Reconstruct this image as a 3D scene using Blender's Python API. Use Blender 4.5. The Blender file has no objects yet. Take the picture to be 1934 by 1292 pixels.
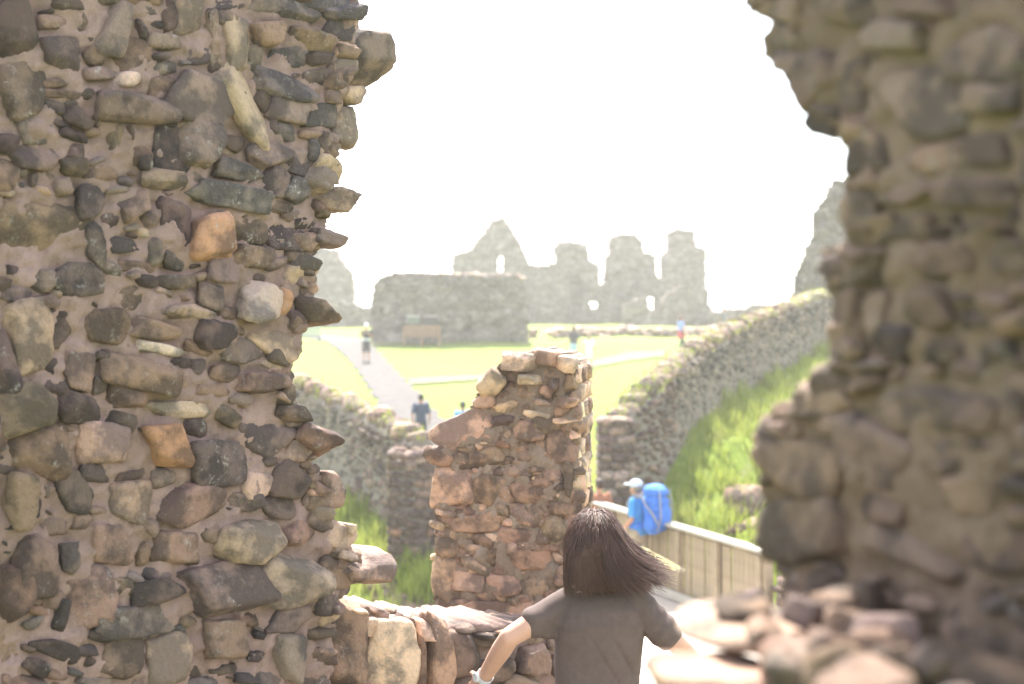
import bpy, bmesh, math, random
import numpy as np
from mathutils import Vector, Matrix, Euler
random.seed(7); RNG = np.random.RandomState(7)
scene = bpy.context.scene
col = scene.collection

# ------------------------------------------------------------------ camera
F = 2686.0; CXP = 967.0; HZ = 590.0            # focal length in photo pixels, centre column, horizon row
cam_d = bpy.data.cameras.new('camera'); cam = bpy.data.objects.new('camera', cam_d); col.objects.link(cam)
cam_d.sensor_width = 36.0; cam_d.lens = 36.0 * F / 1934.0
cam_d.shift_y = -(646.0 - HZ) / 1934.0
cam.location = (0, 0, 0); cam.rotation_euler = (math.radians(90), 0, 0)
cam_d.clip_start = 0.05; cam_d.clip_end = 3000
cam_d.dof.use_dof = True; cam_d.dof.focus_distance = 5.3; cam_d.dof.aperture_fstop = 2.7
scene.camera = cam

# ------------------------------------------------------------------ light
SUN_AZ, SUN_EL = -6.0, 55.0
w = bpy.data.worlds.new('World'); scene.world = w; w.use_nodes = True
nt = w.node_tree; nt.nodes.clear()
sky = nt.nodes.new('ShaderNodeTexSky'); sky.sky_type = 'NISHITA'; sky.sun_disc = False
sky.sun_elevation = math.radians(SUN_EL); sky.sun_rotation = math.radians(SUN_AZ)
sky.dust_density = 1.5; sky.air_density = 1.0; sky.ozone_density = 1.2
bg = nt.nodes.new('ShaderNodeBackground'); bg.inputs['Strength'].default_value = 0.15
wo = nt.nodes.new('ShaderNodeOutputWorld')
hsv = nt.nodes.new('ShaderNodeHueSaturation'); hsv.inputs['Saturation'].default_value = .42; nt.links.new(sky.outputs[0], hsv.inputs['Color']); nt.links.new(hsv.outputs[0], bg.inputs[0]); nt.links.new(bg.outputs[0], wo.inputs[0])
az, el = math.radians(SUN_AZ), math.radians(SUN_EL)
sdir = Vector((math.sin(az) * math.cos(el), math.cos(az) * math.cos(el), math.sin(el)))
sl = bpy.data.lights.new('sun', 'SUN'); sl.energy = 4.2; sl.angle = math.radians(0.5); sl.color = (1, 0.95, 0.87)
so = bpy.data.objects.new('sun', sl); col.objects.link(so); so.rotation_euler = sdir.to_track_quat('Z', 'Y').to_euler()
so.location = (0, 30, 60)
vs = scene.view_settings; vs.view_transform = 'Standard'; vs.look = 'None'; vs.gamma = 1; vs.use_curve_mapping = False
vs.exposure = 2.22
scene.cycles.max_bounces = 8; scene.cycles.diffuse_bounces = 4; scene.cycles.volume_bounces = 1
scene.cycles.use_denoising = True

# ------------------------------------------------------------------ helpers
def ray(px, py): return Vector(((px - CXP) / F, 1.0, -(py - HZ) / F))
def at(px, py, Y): return ray(px, py) * Y
def tag(o, label=None, cat=None, group=None, kind=None):
    if label: o['label'] = label
    if cat: o['category'] = cat
    if group: o['group'] = group
    if kind: o['kind'] = kind
    return o
def thing(name, loc, label, cat, group=None):
    o = bpy.data.objects.new(name, None); col.objects.link(o); o.location = loc; o.empty_display_size = .1
    return tag(o, label, cat, group)
def root_of(p):
    v = Vector((0, 0, 0))
    while p is not None: v += p.location; p = p.parent
    return v
def link_mesh(name, me, mat, parent=None, kind=None, color=None, smooth=True):
    o = bpy.data.objects.new(name, me); col.objects.link(o)
    if mat is not None:
        if not me.materials: me.materials.append(mat)
    if parent is not None:
        o.parent = parent; o.location = -root_of(parent)
    if kind: o['kind'] = kind
    if color: o.color = (*color, 1)
    return o
def mesh_np(name, V, Fc, smooth=True):
    me = bpy.data.meshes.new(name)
    me.from_pydata(np.asarray(V).tolist(), [], Fc if isinstance(Fc, list) else Fc.tolist()); me.update()
    if smooth: me.polygons.foreach_set('use_smooth', [True] * len(me.polygons))
    return me
def ico(sub):
    bm = bmesh.new(); bmesh.ops.create_icosphere(bm, subdivisions=sub, radius=1)
    V = np.array([v.co[:] for v in bm.verts]); Fc = np.array([[v.index for v in f.verts] for f in bm.faces]); bm.free()
    V /= np.linalg.norm(V, axis=1)[:, None]
    return V, Fc
ICO = {s: ico(s) for s in (1, 2, 3, 4)}
def wave(P, freq, amp, n=6, rs=None):
    """cheap smooth noise: random plane waves"""
    rs = rs or RNG
    out = np.zeros(len(P))
    for k in range(n):
        d = rs.normal(size=3); d /= np.linalg.norm(d)
        f = freq * (0.6 + rs.rand() * 1.1)
        out += np.sin(P @ d * f + rs.rand() * 6.28)
    return out * amp / math.sqrt(n)
def rock(sub=3, rough=1.0, p=16, flat=False, ch=.56):
    """a faceted, edge-worn stone filling about the unit cube (-1..1)"""
    D, Fc = ICO[sub]
    N = []; d = []
    for ax, s in ((0, 1), (0, -1), (1, 1), (1, -1), (2, 1), (2, -1)):
        n = RNG.normal(size=3) * (0.17 if ax != 2 or not flat else 0.05); n[ax] += s; n /= np.linalg.norm(n)
        N.append(n); d.append(0.86 + RNG.rand() * .14)
    for k in range(6):
        n = RNG.normal(size=3); n /= np.linalg.norm(n); N.append(n); d.append(np.abs(n).sum() * (ch + RNG.rand() * .28))
    N = np.array(N); d = np.array(d)
    t = np.maximum(D @ N.T, 0) / d
    r = (t ** p).sum(1) ** (-1.0 / p)
    r = np.where(r > 1.34, 1.34 + .1 * np.tanh((r - 1.34) / .2), r)
    V = D * r[:, None]
    V *= (1 + wave(V, 3.0, 0.022 * rough) + wave(V, 8.0, 0.012 * rough) + (wave(V, 20.0, 0.011 * rough) if sub > 2 else 0) + (wave(V, 48.0, 0.006 * rough) if sub > 3 else 0) + (.016 * np.tanh(9 * wave(V, 5.0, .7, 3)) + .009 * np.tanh(9 * wave(V, 11.0, .7, 3)) if sub > 2 else 0))[:, None]
    return V, Fc

# ------------------------------------------------------------------ materials
def nodes(name):
    m = bpy.data.materials.new(name); m.use_nodes = True; n = m.node_tree; n.nodes.clear()
    out = n.nodes.new('ShaderNodeOutputMaterial'); b = n.nodes.new('ShaderNodeBsdfPrincipled')
    n.links.new(b.outputs[0], out.inputs['Surface'])
    b.inputs['Specular IOR Level'].default_value = 0.3
    return m, n, b
def N_(n, t, **kw):
    x = n.nodes.new(t)
    for k, v in kw.items():
        if k in x.inputs: x.inputs[k].default_value = v
        else: setattr(x, k, v)
    return x
def mixc(n, fac, a, b, mode='MIX'):
    m = n.nodes.new('ShaderNodeMix'); m.data_type = 'RGBA'; m.blend_type = mode
    for sock, v in ((m.inputs[0], fac), (m.inputs[6], a), (m.inputs[7], b)):
        if isinstance(v, (int, float)): sock.default_value = v
        elif isinstance(v, tuple): sock.default_value = (*v, 1)
        else: n.links.new(v, sock)
    return m.outputs[2]
def ramp(n, src, lo, hi, a=0.0, b=1.0):
    r = n.nodes.new('ShaderNodeMapRange'); r.inputs[1].default_value = lo; r.inputs[2].default_value = hi
    r.inputs[3].default_value = a; r.inputs[4].default_value = b; n.links.new(src, r.inputs[0]); return r.outputs[0]
def noise(n, vec, scale, detail=4, rough=.6):
    t = N_(n, 'ShaderNodeTexNoise', Scale=scale, Detail=detail, Roughness=rough); n.links.new(vec, t.inputs['Vector']); return t.outputs['Fac']
def bump(n, b, src, strength, dist):
    u = N_(n, 'ShaderNodeBump', Strength=strength, Distance=dist); n.links.new(src, u.inputs['Height'])
    n.links.new(u.outputs[0], b.inputs['Normal']); return u
def math_(n, op, a, b=None):
    m = n.nodes.new('ShaderNodeMath'); m.operation = op
    for i, v in enumerate((a, b)):
        if v is None: continue
        if isinstance(v, (int, float)): m.inputs[i].default_value = v
        else: n.links.new(v, m.inputs[i])
    return m.outputs[0]

def rock_mat(name, s=1.0, lichen=0.5, island=0.35, ochre=0.35):
    """stone: base colour from the object's own colour, mottled, with lichen and ochre staining. s = features per metre factor"""
    m, n, b = nodes(name)
    oi = n.nodes.new('ShaderNodeObjectInfo'); tc = n.nodes.new('ShaderNodeTexCoord'); geo = n.nodes.new('ShaderNodeNewGeometry')
    ad = n.nodes.new('ShaderNodeVectorMath'); ad.operation = 'ADD'
    sc = n.nodes.new('ShaderNodeVectorMath'); sc.operation = 'SCALE'; sc.inputs['Scale'].default_value = 37.0
    cb = n.nodes.new('ShaderNodeCombineXYZ'); n.links.new(oi.outputs['Random'], cb.inputs[0]); n.links.new(oi.outputs['Random'], cb.inputs[1])
    n.links.new(cb.outputs[0], sc.inputs[0]); n.links.new(tc.outputs['Object'], ad.inputs[0]); n.links.new(sc.outputs[0], ad.inputs[1])
    v = ad.outputs[0]
    base = oi.outputs['Color']
    n1 = noise(n, v, 7 * s, 5, .6); n2 = noise(n, v, 45 * s, 6, .75); n3 = noise(n, v, 16 * s, 8, .7)
    c = mixc(n, ramp(n, n1, .44, .56), mixc(n, 1.0, base, (.58, .56, .55), 'MULTIPLY'), mixc(n, 1.0, base, (1.4, 1.26, 1.12), 'MULTIPLY'))
    c = mixc(n, ramp(n, n2, .3, .7, 0, .55), c, mixc(n, 1.0, c, (1.55, 1.5, 1.45), 'MULTIPLY'))
    c = mixc(n, ramp(n, n3, .58, .74, 0, ochre), c, (.26, .18, .105))
    isl = ramp(n, geo.outputs['Random Per Island'], 0, 1, 1 - island, 1 + island)
    hs = n.nodes.new('ShaderNodeHueSaturation'); n.links.new(c, hs.inputs['Color']); n.links.new(isl, hs.inputs['Value'])
    c = hs.outputs[0]
    li = noise(n, v, 26 * s, 9, .8); lm = noise(n, v, 4 * s, 3, .5)
    k = math_(n, 'MULTIPLY', ramp(n, li, .56, .64), ramp(n, lm, .45, .65, 0, lichen))
    c = mixc(n, k, c, (.46, .42, .38))
    n.links.new(c, b.inputs['Base Color']); b.inputs['Roughness'].default_value = .88
    hsum = math_(n, 'ADD', math_(n, 'MULTIPLY', n3, .8), math_(n, 'MULTIPLY', n2, .5))
    bump(n, b, hsum, 1.0, .03 / s)
    return m
M_rock = rock_mat('rubble stone', 1.0, .85)
M_rock_far = rock_mat('distant stone', .16, .5, .45)
M_rock_mid = rock_mat('court wall stone', .4, .7, .5)

def mortar_mat(name, c1, c2, c3, s=1.0):
    m, n, b = nodes(name); tc = n.nodes.new('ShaderNodeTexCoord'); v = tc.outputs['Object']
    a = noise(n, v, 3.5 * s, 5, .6); f = noise(n, v, 160 * s, 3, .8); g = noise(n, v, 18 * s, 6, .7)
    c = mixc(n, ramp(n, a, .35, .65), c1, c2); c = mixc(n, ramp(n, g, .5, .75, 0, .8), c, c3)
    c = mixc(n, ramp(n, f, .3, .7, 0, .35), c, mixc(n, 1.0, c, (.55, .55, .55), 'MULTIPLY'))
    vo = N_(n, 'ShaderNodeTexVoronoi', Scale=70 * s); n.links.new(v, vo.inputs['Vector'])
    c = mixc(n, ramp(n, vo.outputs['Distance'], .12, .2, .5, 0), c, (.2, .18, .16))
    n.links.new(c, b.inputs['Base Color']); b.inputs['Roughness'].default_value = .95
    bump(n, b, math_(n, 'ADD', math_(n, 'MULTIPLY', g, .7), math_(n, 'MULTIPLY', f, .4)), .8, .012 / s)
    return m
M_mortar = mortar_mat('pink lime mortar', (.34, .232, .20), (.255, .175, .145), (.17, .12, .085))
M_mortar2 = mortar_mat('brown lime mortar', (.19, .135, .10), (.145, .10, .07), (.10, .08, .05))

def ruin_mat(name, c1, c2, s):
    """walls too far away to pick their stones apart: rubble pattern with relief"""
    m, n, b = nodes(name); tc = n.nodes.new('ShaderNodeTexCoord'); v = tc.outputs['Object']
    mp = n.nodes.new('ShaderNodeMapping'); mp.inputs['Scale'].default_value = (1, 1, 1.7); n.links.new(v, mp.inputs[0])
    vo = N_(n, 'ShaderNodeTexVoronoi', Scale=s); vo.feature = 'F1'; n.links.new(mp.outputs[0], vo.inputs['Vector'])
    ve = N_(n, 'ShaderNodeTexVoronoi', Scale=s); ve.feature = 'DISTANCE_TO_EDGE'; n.links.new(mp.outputs[0], ve.inputs['Vector'])
    bw = n.nodes.new('ShaderNodeRGBToBW'); n.links.new(vo.outputs['Color'], bw.inputs[0])
    big = noise(n, mp.outputs[0], .9 * s / 3, 6, .75); fine = noise(n, v, 6 * s / 3, 5, .7)
    c = mixc(n, ramp(n, bw.outputs[0], .2, .8), c1, c2)
    c = mixc(n, ramp(n, big, .4, .6, 0, .85), c, (.09, .08, .06))
    c = mixc(n, ramp(n, fine, .4, .8, 0, .6), c, mixc(n, 1.0, c, (1.7, 1.65, 1.5), 'MULTIPLY'))
    c = mixc(n, ramp(n, ve.outputs['Distance'], 0, .08, .5, 0), c, (.3, .27, .22))
    n.links.new(c, b.inputs['Base Color']); b.inputs['Roughness'].default_value = .95
    bump(n, b, math_(n, 'ADD', ramp(n, ve.outputs['Distance'], 0, .15), fine), 1.0, .12)
    return m
M_ruin = ruin_mat('ruin rubble', (.19, .16, .142), (.36, .31, .275), 3.0)

def simple(name, c, rough=.8, var=.25, s=20, bstr=.3, bd=.004, spec=.3, c2=None):
    m, n, b = nodes(name); tc = n.nodes.new('ShaderNodeTexCoord'); v = tc.outputs['Object']
    f = noise(n, v, s, 5, .65)
    lo = tuple(x * (1 - var) for x in c); hi = c2 or tuple(min(1, x * (1 + var)) for x in c)
    n.links.new(mixc(n, ramp(n, f, .3, .7), lo, hi), b.inputs['Base Color'])
    b.inputs['Roughness'].default_value = rough; b.inputs['Specular IOR Level'].default_value = spec
    bump(n, b, noise(n, v, s * 4, 4, .6), bstr, bd)
    return m

def ground_mat():
    m, n, b = nodes('turf and bare rock'); tc = n.nodes.new('ShaderNodeTexCoord'); v = tc.outputs['Object']
    geo = n.nodes.new('ShaderNodeNewGeometry'); sp = n.nodes.new('ShaderNodeSeparateXYZ'); n.links.new(geo.outputs['True Normal'], sp.inputs[0])
    a = noise(n, v, .25, 6, .6); f = noise(n, v, 3, 6, .7); g = noise(n, v, 18, 4, .7)
    gr = mixc(n, ramp(n, a, .35, .65), (.095, .155, .005), (.138, .186, .007))
    gr = mixc(n, ramp(n, f, .45, .75, 0, .5), gr, (.24, .24, .06))
    gr = mixc(n, ramp(n, g, .3, .7, 0, .4), gr, (.08, .11, .018))
    rk = mixc(n, ramp(n, f, .3, .7), (.13, .095, .06), (.25, .20, .15))
    steep = ramp(n, math_(n, 'ADD', sp.outputs['Z'], math_(n, 'MULTIPLY', math_(n, 'SUBTRACT', f, .5), .5)), .55, .75)
    n.links.new(mixc(n, steep, rk, gr), b.inputs['Base Color']); b.inputs['Roughness'].default_value = .95
    bump(n, b, math_(n, 'ADD', f, math_(n, 'MULTIPLY', g, .5)), .8, .08)
    return m
M_ground = ground_mat()
M_path = simple('pale gravel path', (.058, .051, .049), .95, .35, 3, .5, .01)
M_worn = simple('worn pale track', (.13, .135, .06), .95, .2, 4, .5, .01)

def blade_mat():
    m, n, b = nodes('grass blades'); geo = n.nodes.new('ShaderNodeNewGeometry'); tc = n.nodes.new('ShaderNodeTexCoord')
    a = noise(n, tc.outputs['Object'], .8, 4, .6)
    c = mixc(n, geo.outputs['Random Per Island'], (.20, .27, .035), (.35, .38, .08))
    c = mixc(n, ramp(n, a, .5, .72, 0, .6), c, (.34, .30, .14))
    n.links.new(c, b.inputs['Base Color']); b.inputs['Roughness'].default_value = .6
    tr = n.nodes.new('ShaderNodeBsdfTranslucent'); n.links.new(c, tr.inputs[0])
    mx = n.nodes.new('ShaderNodeMixShader'); mx.inputs[0].default_value = .4
    out = [x for x in n.nodes if x.type == 'OUTPUT_MATERIAL'][0]
    n.links.new(b.outputs[0], mx.inputs[1]); n.links.new(tr.outputs[0], mx.inputs[2]); n.links.new(mx.outputs[0], out.inputs['Surface'])
    return m
M_blade = blade_mat()

# ------------------------------------------------------------------ terrain
BND = np.array([(-90, 130, -1.2), (-30, 70, -1.8), (-16, 50, -2.8), (-9, 38, -3.4), (-5, 32, -3.6), (-3.65, 30, -3.74), (-2.3, 27.5, -4.1), (-1.5, 26, -4.4),
                (1.67, 26, -4.4), (2.1, 26.3, -4.0), (2.84, 27.2, -3.4), (3.72, 30, -2.46), (5.64, 35, -1.95), (9.7, 44, -1.06), (14, 54, -.6), (24, 75, -.2), (90, 140, -.2)], float)
PY = [20, 26, 30, 36, 41, 50, 60, 65, 72, 85, 110, 160, 400, 3000]
PZ = [-4.4, -4.4, -4.42, -4.36, -4.15, -3.3, -2.5, -2.2, -1.52, -1.3, -.75, -.5, -.4, -.3]
def inside_poly(X, Y, poly):
    r = np.zeros(X.shape, bool); n = len(poly); j = n - 1
    for i in range(n):
        xi, yi = poly[i][:2]; xj, yj = poly[j][:2]
        c = ((yi > Y) != (yj > Y)) & (X < (xj - xi) * (Y - yi) / (yj - yi + 1e-12) + xi)
        r ^= c; j = i
    return r
COURT = [tuple(p[:2]) for p in BND] + [(4000, 4000), (-4000, 4000)]
def terr(X, Y):
    X = np.atleast_1d(np.asarray(X, float)); Y = np.atleast_1d(np.asarray(Y, float))
    best = np.full(X.shape, 1e9); zb = np.zeros(X.shape)
    for a, b in zip(BND[:-1], BND[1:]):
        dx, dy = b[0] - a[0], b[1] - a[1]; L = dx * dx + dy * dy
        t = np.clip(((X - a[0]) * dx + (Y - a[1]) * dy) / L, 0, 1)
        d = np.hypot(X - a[0] - t * dx, Y - a[1] - t * dy)
        k = d < best; best = np.where(k, d, best); zb = np.where(k, a[2] + t * (b[2] - a[2]), zb)
    ins = inside_poly(X, Y, COURT)
    zc = np.interp(Y, PY, PZ)
    zi = zc + (zb - zc) * np.exp(-(best / 2.2) ** 2) + .03 * np.sin(X * .9 + Y * .3) * np.clip((Y - 40) / 20, 0, 1)
    nn = .28 * np.sin(X * 1.3 + 1.1) * np.sin(Y * .9 + .5) + .16 * np.sin(X * 2.9 + Y * 1.7) + .1 * np.sin(X * 5.1 - Y * 3.7)
    hump = np.where(X > 0, .45, .1) * np.exp(-((best - 3.0) / 1.2) ** 2)
    drop = .08 + .40 * best + 1.1 * np.clip(best - 5.0, 0, 4)
    zo = zb - drop + hump + nn * np.clip(best / 1.5, 0, 1)
    zo = np.maximum(zo, -10.5 + .5 * nn)
    return np.where(ins, zi, zo)
def gz(x, y): return float(terr(x, y)[0])
def ground_at(px, py):
    Ys = np.concatenate([np.arange(26.3, 120, .1), np.arange(120, 400, 2)])
    Xs = (px - CXP) / F * Ys
    z = terr(Xs, Ys); scr = HZ - z / Ys * F
    for k in range(len(Ys) - 1):
        if scr[k] >= py >= scr[k + 1]:
            return Vector((Xs[k], Ys[k], z[k]))
    k = int(np.argmin(abs(scr - py))); return Vector((Xs[k], Ys[k], z[k]))
def axis(parts):
    out = []
    for a, b, s in parts: out += list(np.arange(a, b, s))
    return np.array(out + [parts[-1][1]])
gx = axis([(-2500, -300, 300), (-300, -60, 20), (-60, -14, 2), (-14, 14, .3), (14, 60, 1.5), (60, 300, 20), (300, 2500, 300)])
gy = axis([(-60, 8, 6), (8, 18, 1), (18, 48, .3), (48, 90, .8), (90, 150, 4), (150, 400, 25), (400, 2900, 250)])
GX, GY = np.meshgrid(gx, gy); Z = terr(GX.ravel(), GY.ravel())
nx, ny = len(gx), len(gy); idx = np.arange(nx * ny).reshape(ny, nx)
fc = np.stack([idx[:-1, :-1].ravel(), idx[:-1, 1:].ravel(), idx[1:, 1:].ravel(), idx[1:, :-1].ravel()], 1)
link_mesh('ground', mesh_np('ground', np.stack([GX.ravel(), GY.ravel(), Z], 1), fc), M_ground, kind='structure')

def strip(name, rows, mat, lift=.05, nx=8, sub=6):
    """rows: (left point, right point) in the ground plane, draped over the turf"""
    L = []
    for (a, b), (c, d) in zip(rows[:-1], rows[1:]):
        for k in range(sub):
            t = k / sub; L.append((a.lerp(c, t), b.lerp(d, t)))
    L.append(rows[-1]); V = []
    for i, (a, b) in enumerate(L):
        for j in range(nx + 1):
            p = a.lerp(b, j / nx)
            if j in (0, nx): p = p + (b - a).normalized() * .12 * math.sin(i * 1.7 + j) 
            V.append((p.x, p.y, gz(p.x, p.y) + lift))
    fcs = [[i * (nx + 1) + j, i * (nx + 1) + j + 1, (i + 1) * (nx + 1) + j + 1, (i + 1) * (nx + 1) + j] for i in range(len(L) - 1) for j in range(nx)]
    return link_mesh(name, mesh_np(name, V, fcs), mat, kind='structure')
pr = [(1000, 850, 1100), (900, 822, 960), (850, 785, 880), (800, 742, 850), (770, 715, 820), (740, 697, 792), (720, 684, 772), (700, 671, 752), (680, 655, 733), (663, 637, 718), (650, 618, 706), (641, 592, 690), (633, 540, 600)]
strip('path', [(ground_at(l + (r - l) * .04, y), ground_at(r - (r - l) * .06, y)) for y, l, r in pr], M_path)
strip('side_path', [(ground_at(x, y0), ground_at(x, y1)) for x, y0, y1 in ((772, 729, 717), (830, 725, 714), (900, 720, 711), (960, 716, 708))], M_worn, .07, 3)
strip('worn_track', [(ground_at(x, y0), ground_at(x, y1)) for x, y0, y1 in ((1095, 700, 690), (1140, 692, 678), (1190, 683, 667), (1255, 675, 665))], M_worn, .07, 3)
strip('worn_track', [(ground_at(x, y0), ground_at(x, y1)) for x, y0, y1 in ((690, 655, 647), (760, 652, 645), (830, 648, 643))], M_worn, .07, 3)

# ------------------------------------------------------------------ walls cut from an outline, in their own vertical plane
class Plane:
    def __init__(s, A, B):                      # two points (px, Y)
        s.a = Vector(((A[0] - CXP) / F * A[1], A[1], 0)); b = Vector(((B[0] - CXP) / F * B[1], B[1], 0))
        s.U = (b - s.a).normalized(); s.n = Vector((s.U.y, -s.U.x, 0))
        if s.n.y > 0: s.n = -s.n
        s.yaw = math.atan2(s.U.y, s.U.x)
    def P(s, px, py):
        r = ray(px, py); t = s.a.dot(s.n) / r.dot(s.n); return r * t
    def uz(s, px, py):
        p = s.P(px, py); return ((p - s.a).dot(s.U), p.z)
    def W(s, u, z, h=0.0): return s.a + s.U * u + Vector((0, 0, z)) + s.n * h
def densify(poly, step, amp):
    out = []
    for (a, b) in zip(poly, poly[1:] + poly[:1]):
        n = max(1, int(math.hypot(b[0] - a[0], b[1] - a[1]) / step))
        for k in range(n):
            t = k / n; j = amp if k else amp * .4
            out.append((a[0] + (b[0] - a[0]) * t + RNG.normal() * j, a[1] + (b[1] - a[1]) * t + RNG.normal() * j))
    return out
def mask_wall(name, pl, poly, holes, cell, thick, mat, parent, disp=.02, freq=6, jag=3.0, step=14, kind=None, color=None, back=True):
    pp = [pl.uz(*q) for q in densify(poly, step, jag)]
    hh = [[pl.uz(*q) for q in densify(h, step * .6, jag * .5)] for h in holes]
    us = [q[0] for q in pp]; zs = [q[1] for q in pp]
    ug = np.arange(min(us) - cell, max(us) + cell, cell); zg = np.arange(min(zs) - cell, max(zs) + cell, cell)
    UG, ZG = np.meshgrid(ug, zg); nu, nz = len(ug), len(zg)
    uc, zc = np.meshgrid((ug[:-1] + ug[1:]) / 2, (zg[:-1] + zg[1:]) / 2)
    ins = inside_poly(uc, zc, pp)
    for h in hh: ins &= ~inside_poly(uc, zc, h)
    # every vertex shared by neighbours; pull boundary vertices about so that the edge is not a staircase
    ju = RNG.normal(size=UG.shape) * cell * .22; jz = RNG.normal(size=UG.shape) * cell * .22
    P3 = np.stack([UG.ravel() * 1.0, ZG.ravel() * 1.0, np.zeros(UG.size)], 1)
    dsp = wave(P3, freq, disp, 8) + wave(P3, freq * 3.1, disp * .5, 8) + wave(P3, freq * 8, disp * .22, 8)
    a = np.array(pl.a); U = np.array(pl.U); nn = np.array(pl.n)
    front = a + (UG + ju).ravel()[:, None] * U + np.array([0, 0, 1.0]) * (ZG + jz).ravel()[:, None] + nn * dsp[:, None]
    bk = a + (UG + ju).ravel()[:, None] * U + np.array([0, 0, 1.0]) * (ZG + jz).ravel()[:, None] - nn * (thick + dsp[:, None])
    N = nu * nz; I = np.arange(N).reshape(nz, nu)
    q = np.stack([I[:-1, :-1], I[:-1, 1:], I[1:, 1:], I[1:, :-1]], -1)[ins]
    faces = [q, q[:, ::-1] + N]
    pad = np.pad(ins, 1)
    for (sh, e) in (((0, 1), (0, 1)), ((2, 1), (2, 3)), ((1, 0), (3, 0)), ((1, 2), (1, 2))):
        nb = pad[sh[0]:sh[0] + ins.shape[0], sh[1]:sh[1] + ins.shape[1]]
        k = ins & ~nb
        Q = np.stack([I[:-1, :-1], I[:-1, 1:], I[1:, 1:], I[1:, :-1]], -1)[k]
        if len(Q): faces.append(np.stack([Q[:, e[1]], Q[:, e[0]], Q[:, e[0]] + N, Q[:, e[1]] + N], 1))
    faces = np.concatenate(faces)
    used = np.unique(faces); remap = -np.ones(2 * N, int); remap[used] = np.arange(len(used))
    V = np.concatenate([front, bk])[used]; faces = remap[faces]
    me = mesh_np(name, V, faces)
    o = link_mesh(name, me, mat, parent, kind, color)
    return o, pp

COLS = dict(d=(.080, .064, .064), g=(.145, .120, .112), b=(.165, .124, .094), t=(.29, .228, .172), o=(.32, .17, .085), l=(.36, .32, .28), v=(.150, .115, .080), s=(.115, .110, .118), r=(.175, .132, .102), w=(.42, .36, .28))
def jcol(c):
    f = 0.85 + random.random() * .35; b = COLS[c]; m_ = sum(b) / 3; b = [(.58 * x + .42 * m_) * .82 * k_ for x, k_ in zip(b, (1.16, 1.02, .99))]
    return tuple(min(.8, x * f * (0.95 + random.random() * .1)) for x in b)
def plane_stone(pl, cx, cy, w_, h_, ang, c, parent, depth=None, out=.45, sub=3, flat=False, name='stone', over=1.15, mat=None, push=0.0):
    a = math.radians(ang); o = pl.P(cx, cy)
    u = pl.P(cx + math.cos(a) * w_ * .5 * over, cy + math.sin(a) * w_ * .5 * over) - o
    v = pl.P(cx + math.sin(a) * h_ * .5 * over, cy - math.cos(a) * h_ * .5 * over) - o
    dp = depth or min(.075, max(.026, (u.length * v.length) ** .5 * random.uniform(.6, .95)))
    n = pl.n * dp
    V, Fc = rock(4 if sub == 3 and w_ * h_ > 2000 else max(sub, 2), 1.0, 42, flat, .46)
    Mx = np.array([u[:], v[:], n[:]])
    prot = push if push else dp * random.uniform(.15, .9) * (out / .4) ** .7
    ctr = o + pl.n * (prot - dp * .92)
    W = V @ Mx
    me = mesh_np(name, W, Fc)
    ob = bpy.data.objects.new(name, me); col.objects.link(ob); me.materials.append(mat or M_rock)
    ob.parent = parent; ob.location = ctr - root_of(parent); ob.color = (*jcol(c), 1)
    return ob
def fill(pl, poly, placed, n, smin, smax, palette, parent, tries=6000, gap=1.0, aspect=(1.0, 2.4), sub=2, bbox=None, lim=None, out=.4):
    """small stones wedged into what is left of the face"""
    xs = [p[0] for p in poly]; ys = [p[1] for p in poly]
    bb = bbox or (min(xs), min(ys), max(xs), max(ys)); made = 0
    arr = [(a, b, max(4, c * .5), max(4, d * .5), math.radians(e)) for a, b, c, d, e in placed]
    A = list(arr)
    for t in range(tries):
        if made >= n: break
        f = 1 - t / tries
        x = random.uniform(bb[0], bb[2]); y = random.uniform(bb[1], bb[3])
        if not inside_poly(np.array([x]), np.array([y]), poly)[0]: continue
        w_ = smin + (smax - smin) * (f ** 1.2) * random.uniform(.6, 1); h_ = w_ / random.uniform(*aspect); ang = random.gauss(6, 14)
        ca, sa = math.cos(math.radians(ang)), math.sin(math.radians(ang)); ok = True
        for (qx, qy, qw, qh, qa) in A:
            dx, dy = x - qx, y - qy
            if dx * dx + dy * dy > (max(qw, qh) + w_) ** 2: continue
            c_, s_ = math.cos(qa), math.sin(qa)
            for (ox, oy) in ((0, 0), (w_ * .5, 0), (-w_ * .5, 0), (0, h_ * .5), (0, -h_ * .5)):
                rx, ry = dx + ox * ca - oy * sa, dy + ox * sa + oy * ca
                lx, ly = rx * c_ + ry * s_, -rx * s_ + ry * c_
                if (abs(lx) / (qw * gap)) ** 3 + (abs(ly) / (qh * gap)) ** 3 < 1: ok = False; break
            if not ok: break
        if not ok: continue
        A.append((x, y, w_ * .5, h_ * .5, math.radians(ang))); made += 1
        plane_stone(pl, x, y, w_, h_, ang, random.choice(palette), parent, sub=sub, out=out)
    return [(a, b, c * 2, d * 2, math.degrees(e)) for a, b, c, d, e in A]

def edge_rubble(pl, line, n, parent, pal, sgn, lo=16, hi=44):
    for k in range(n):
        i = random.randrange(len(line) - 1); t = random.random(); a, b = line[i], line[i + 1]
        w_ = random.uniform(lo, hi); x = a[0] + (b[0] - a[0]) * t - sgn * (random.uniform(-4, 12) + w_ * .38); y = a[1] + (b[1] - a[1]) * t
        plane_stone(pl, x, y, w_, w_ / random.uniform(1.0, 1.5), random.gauss(5, 14), random.choice(pal), parent, sub=3, depth=random.uniform(.03, .06), out=.2 + random.random() * .3, push=0.0 if sgn > 0 else random.uniform(.004, .014))
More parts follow.
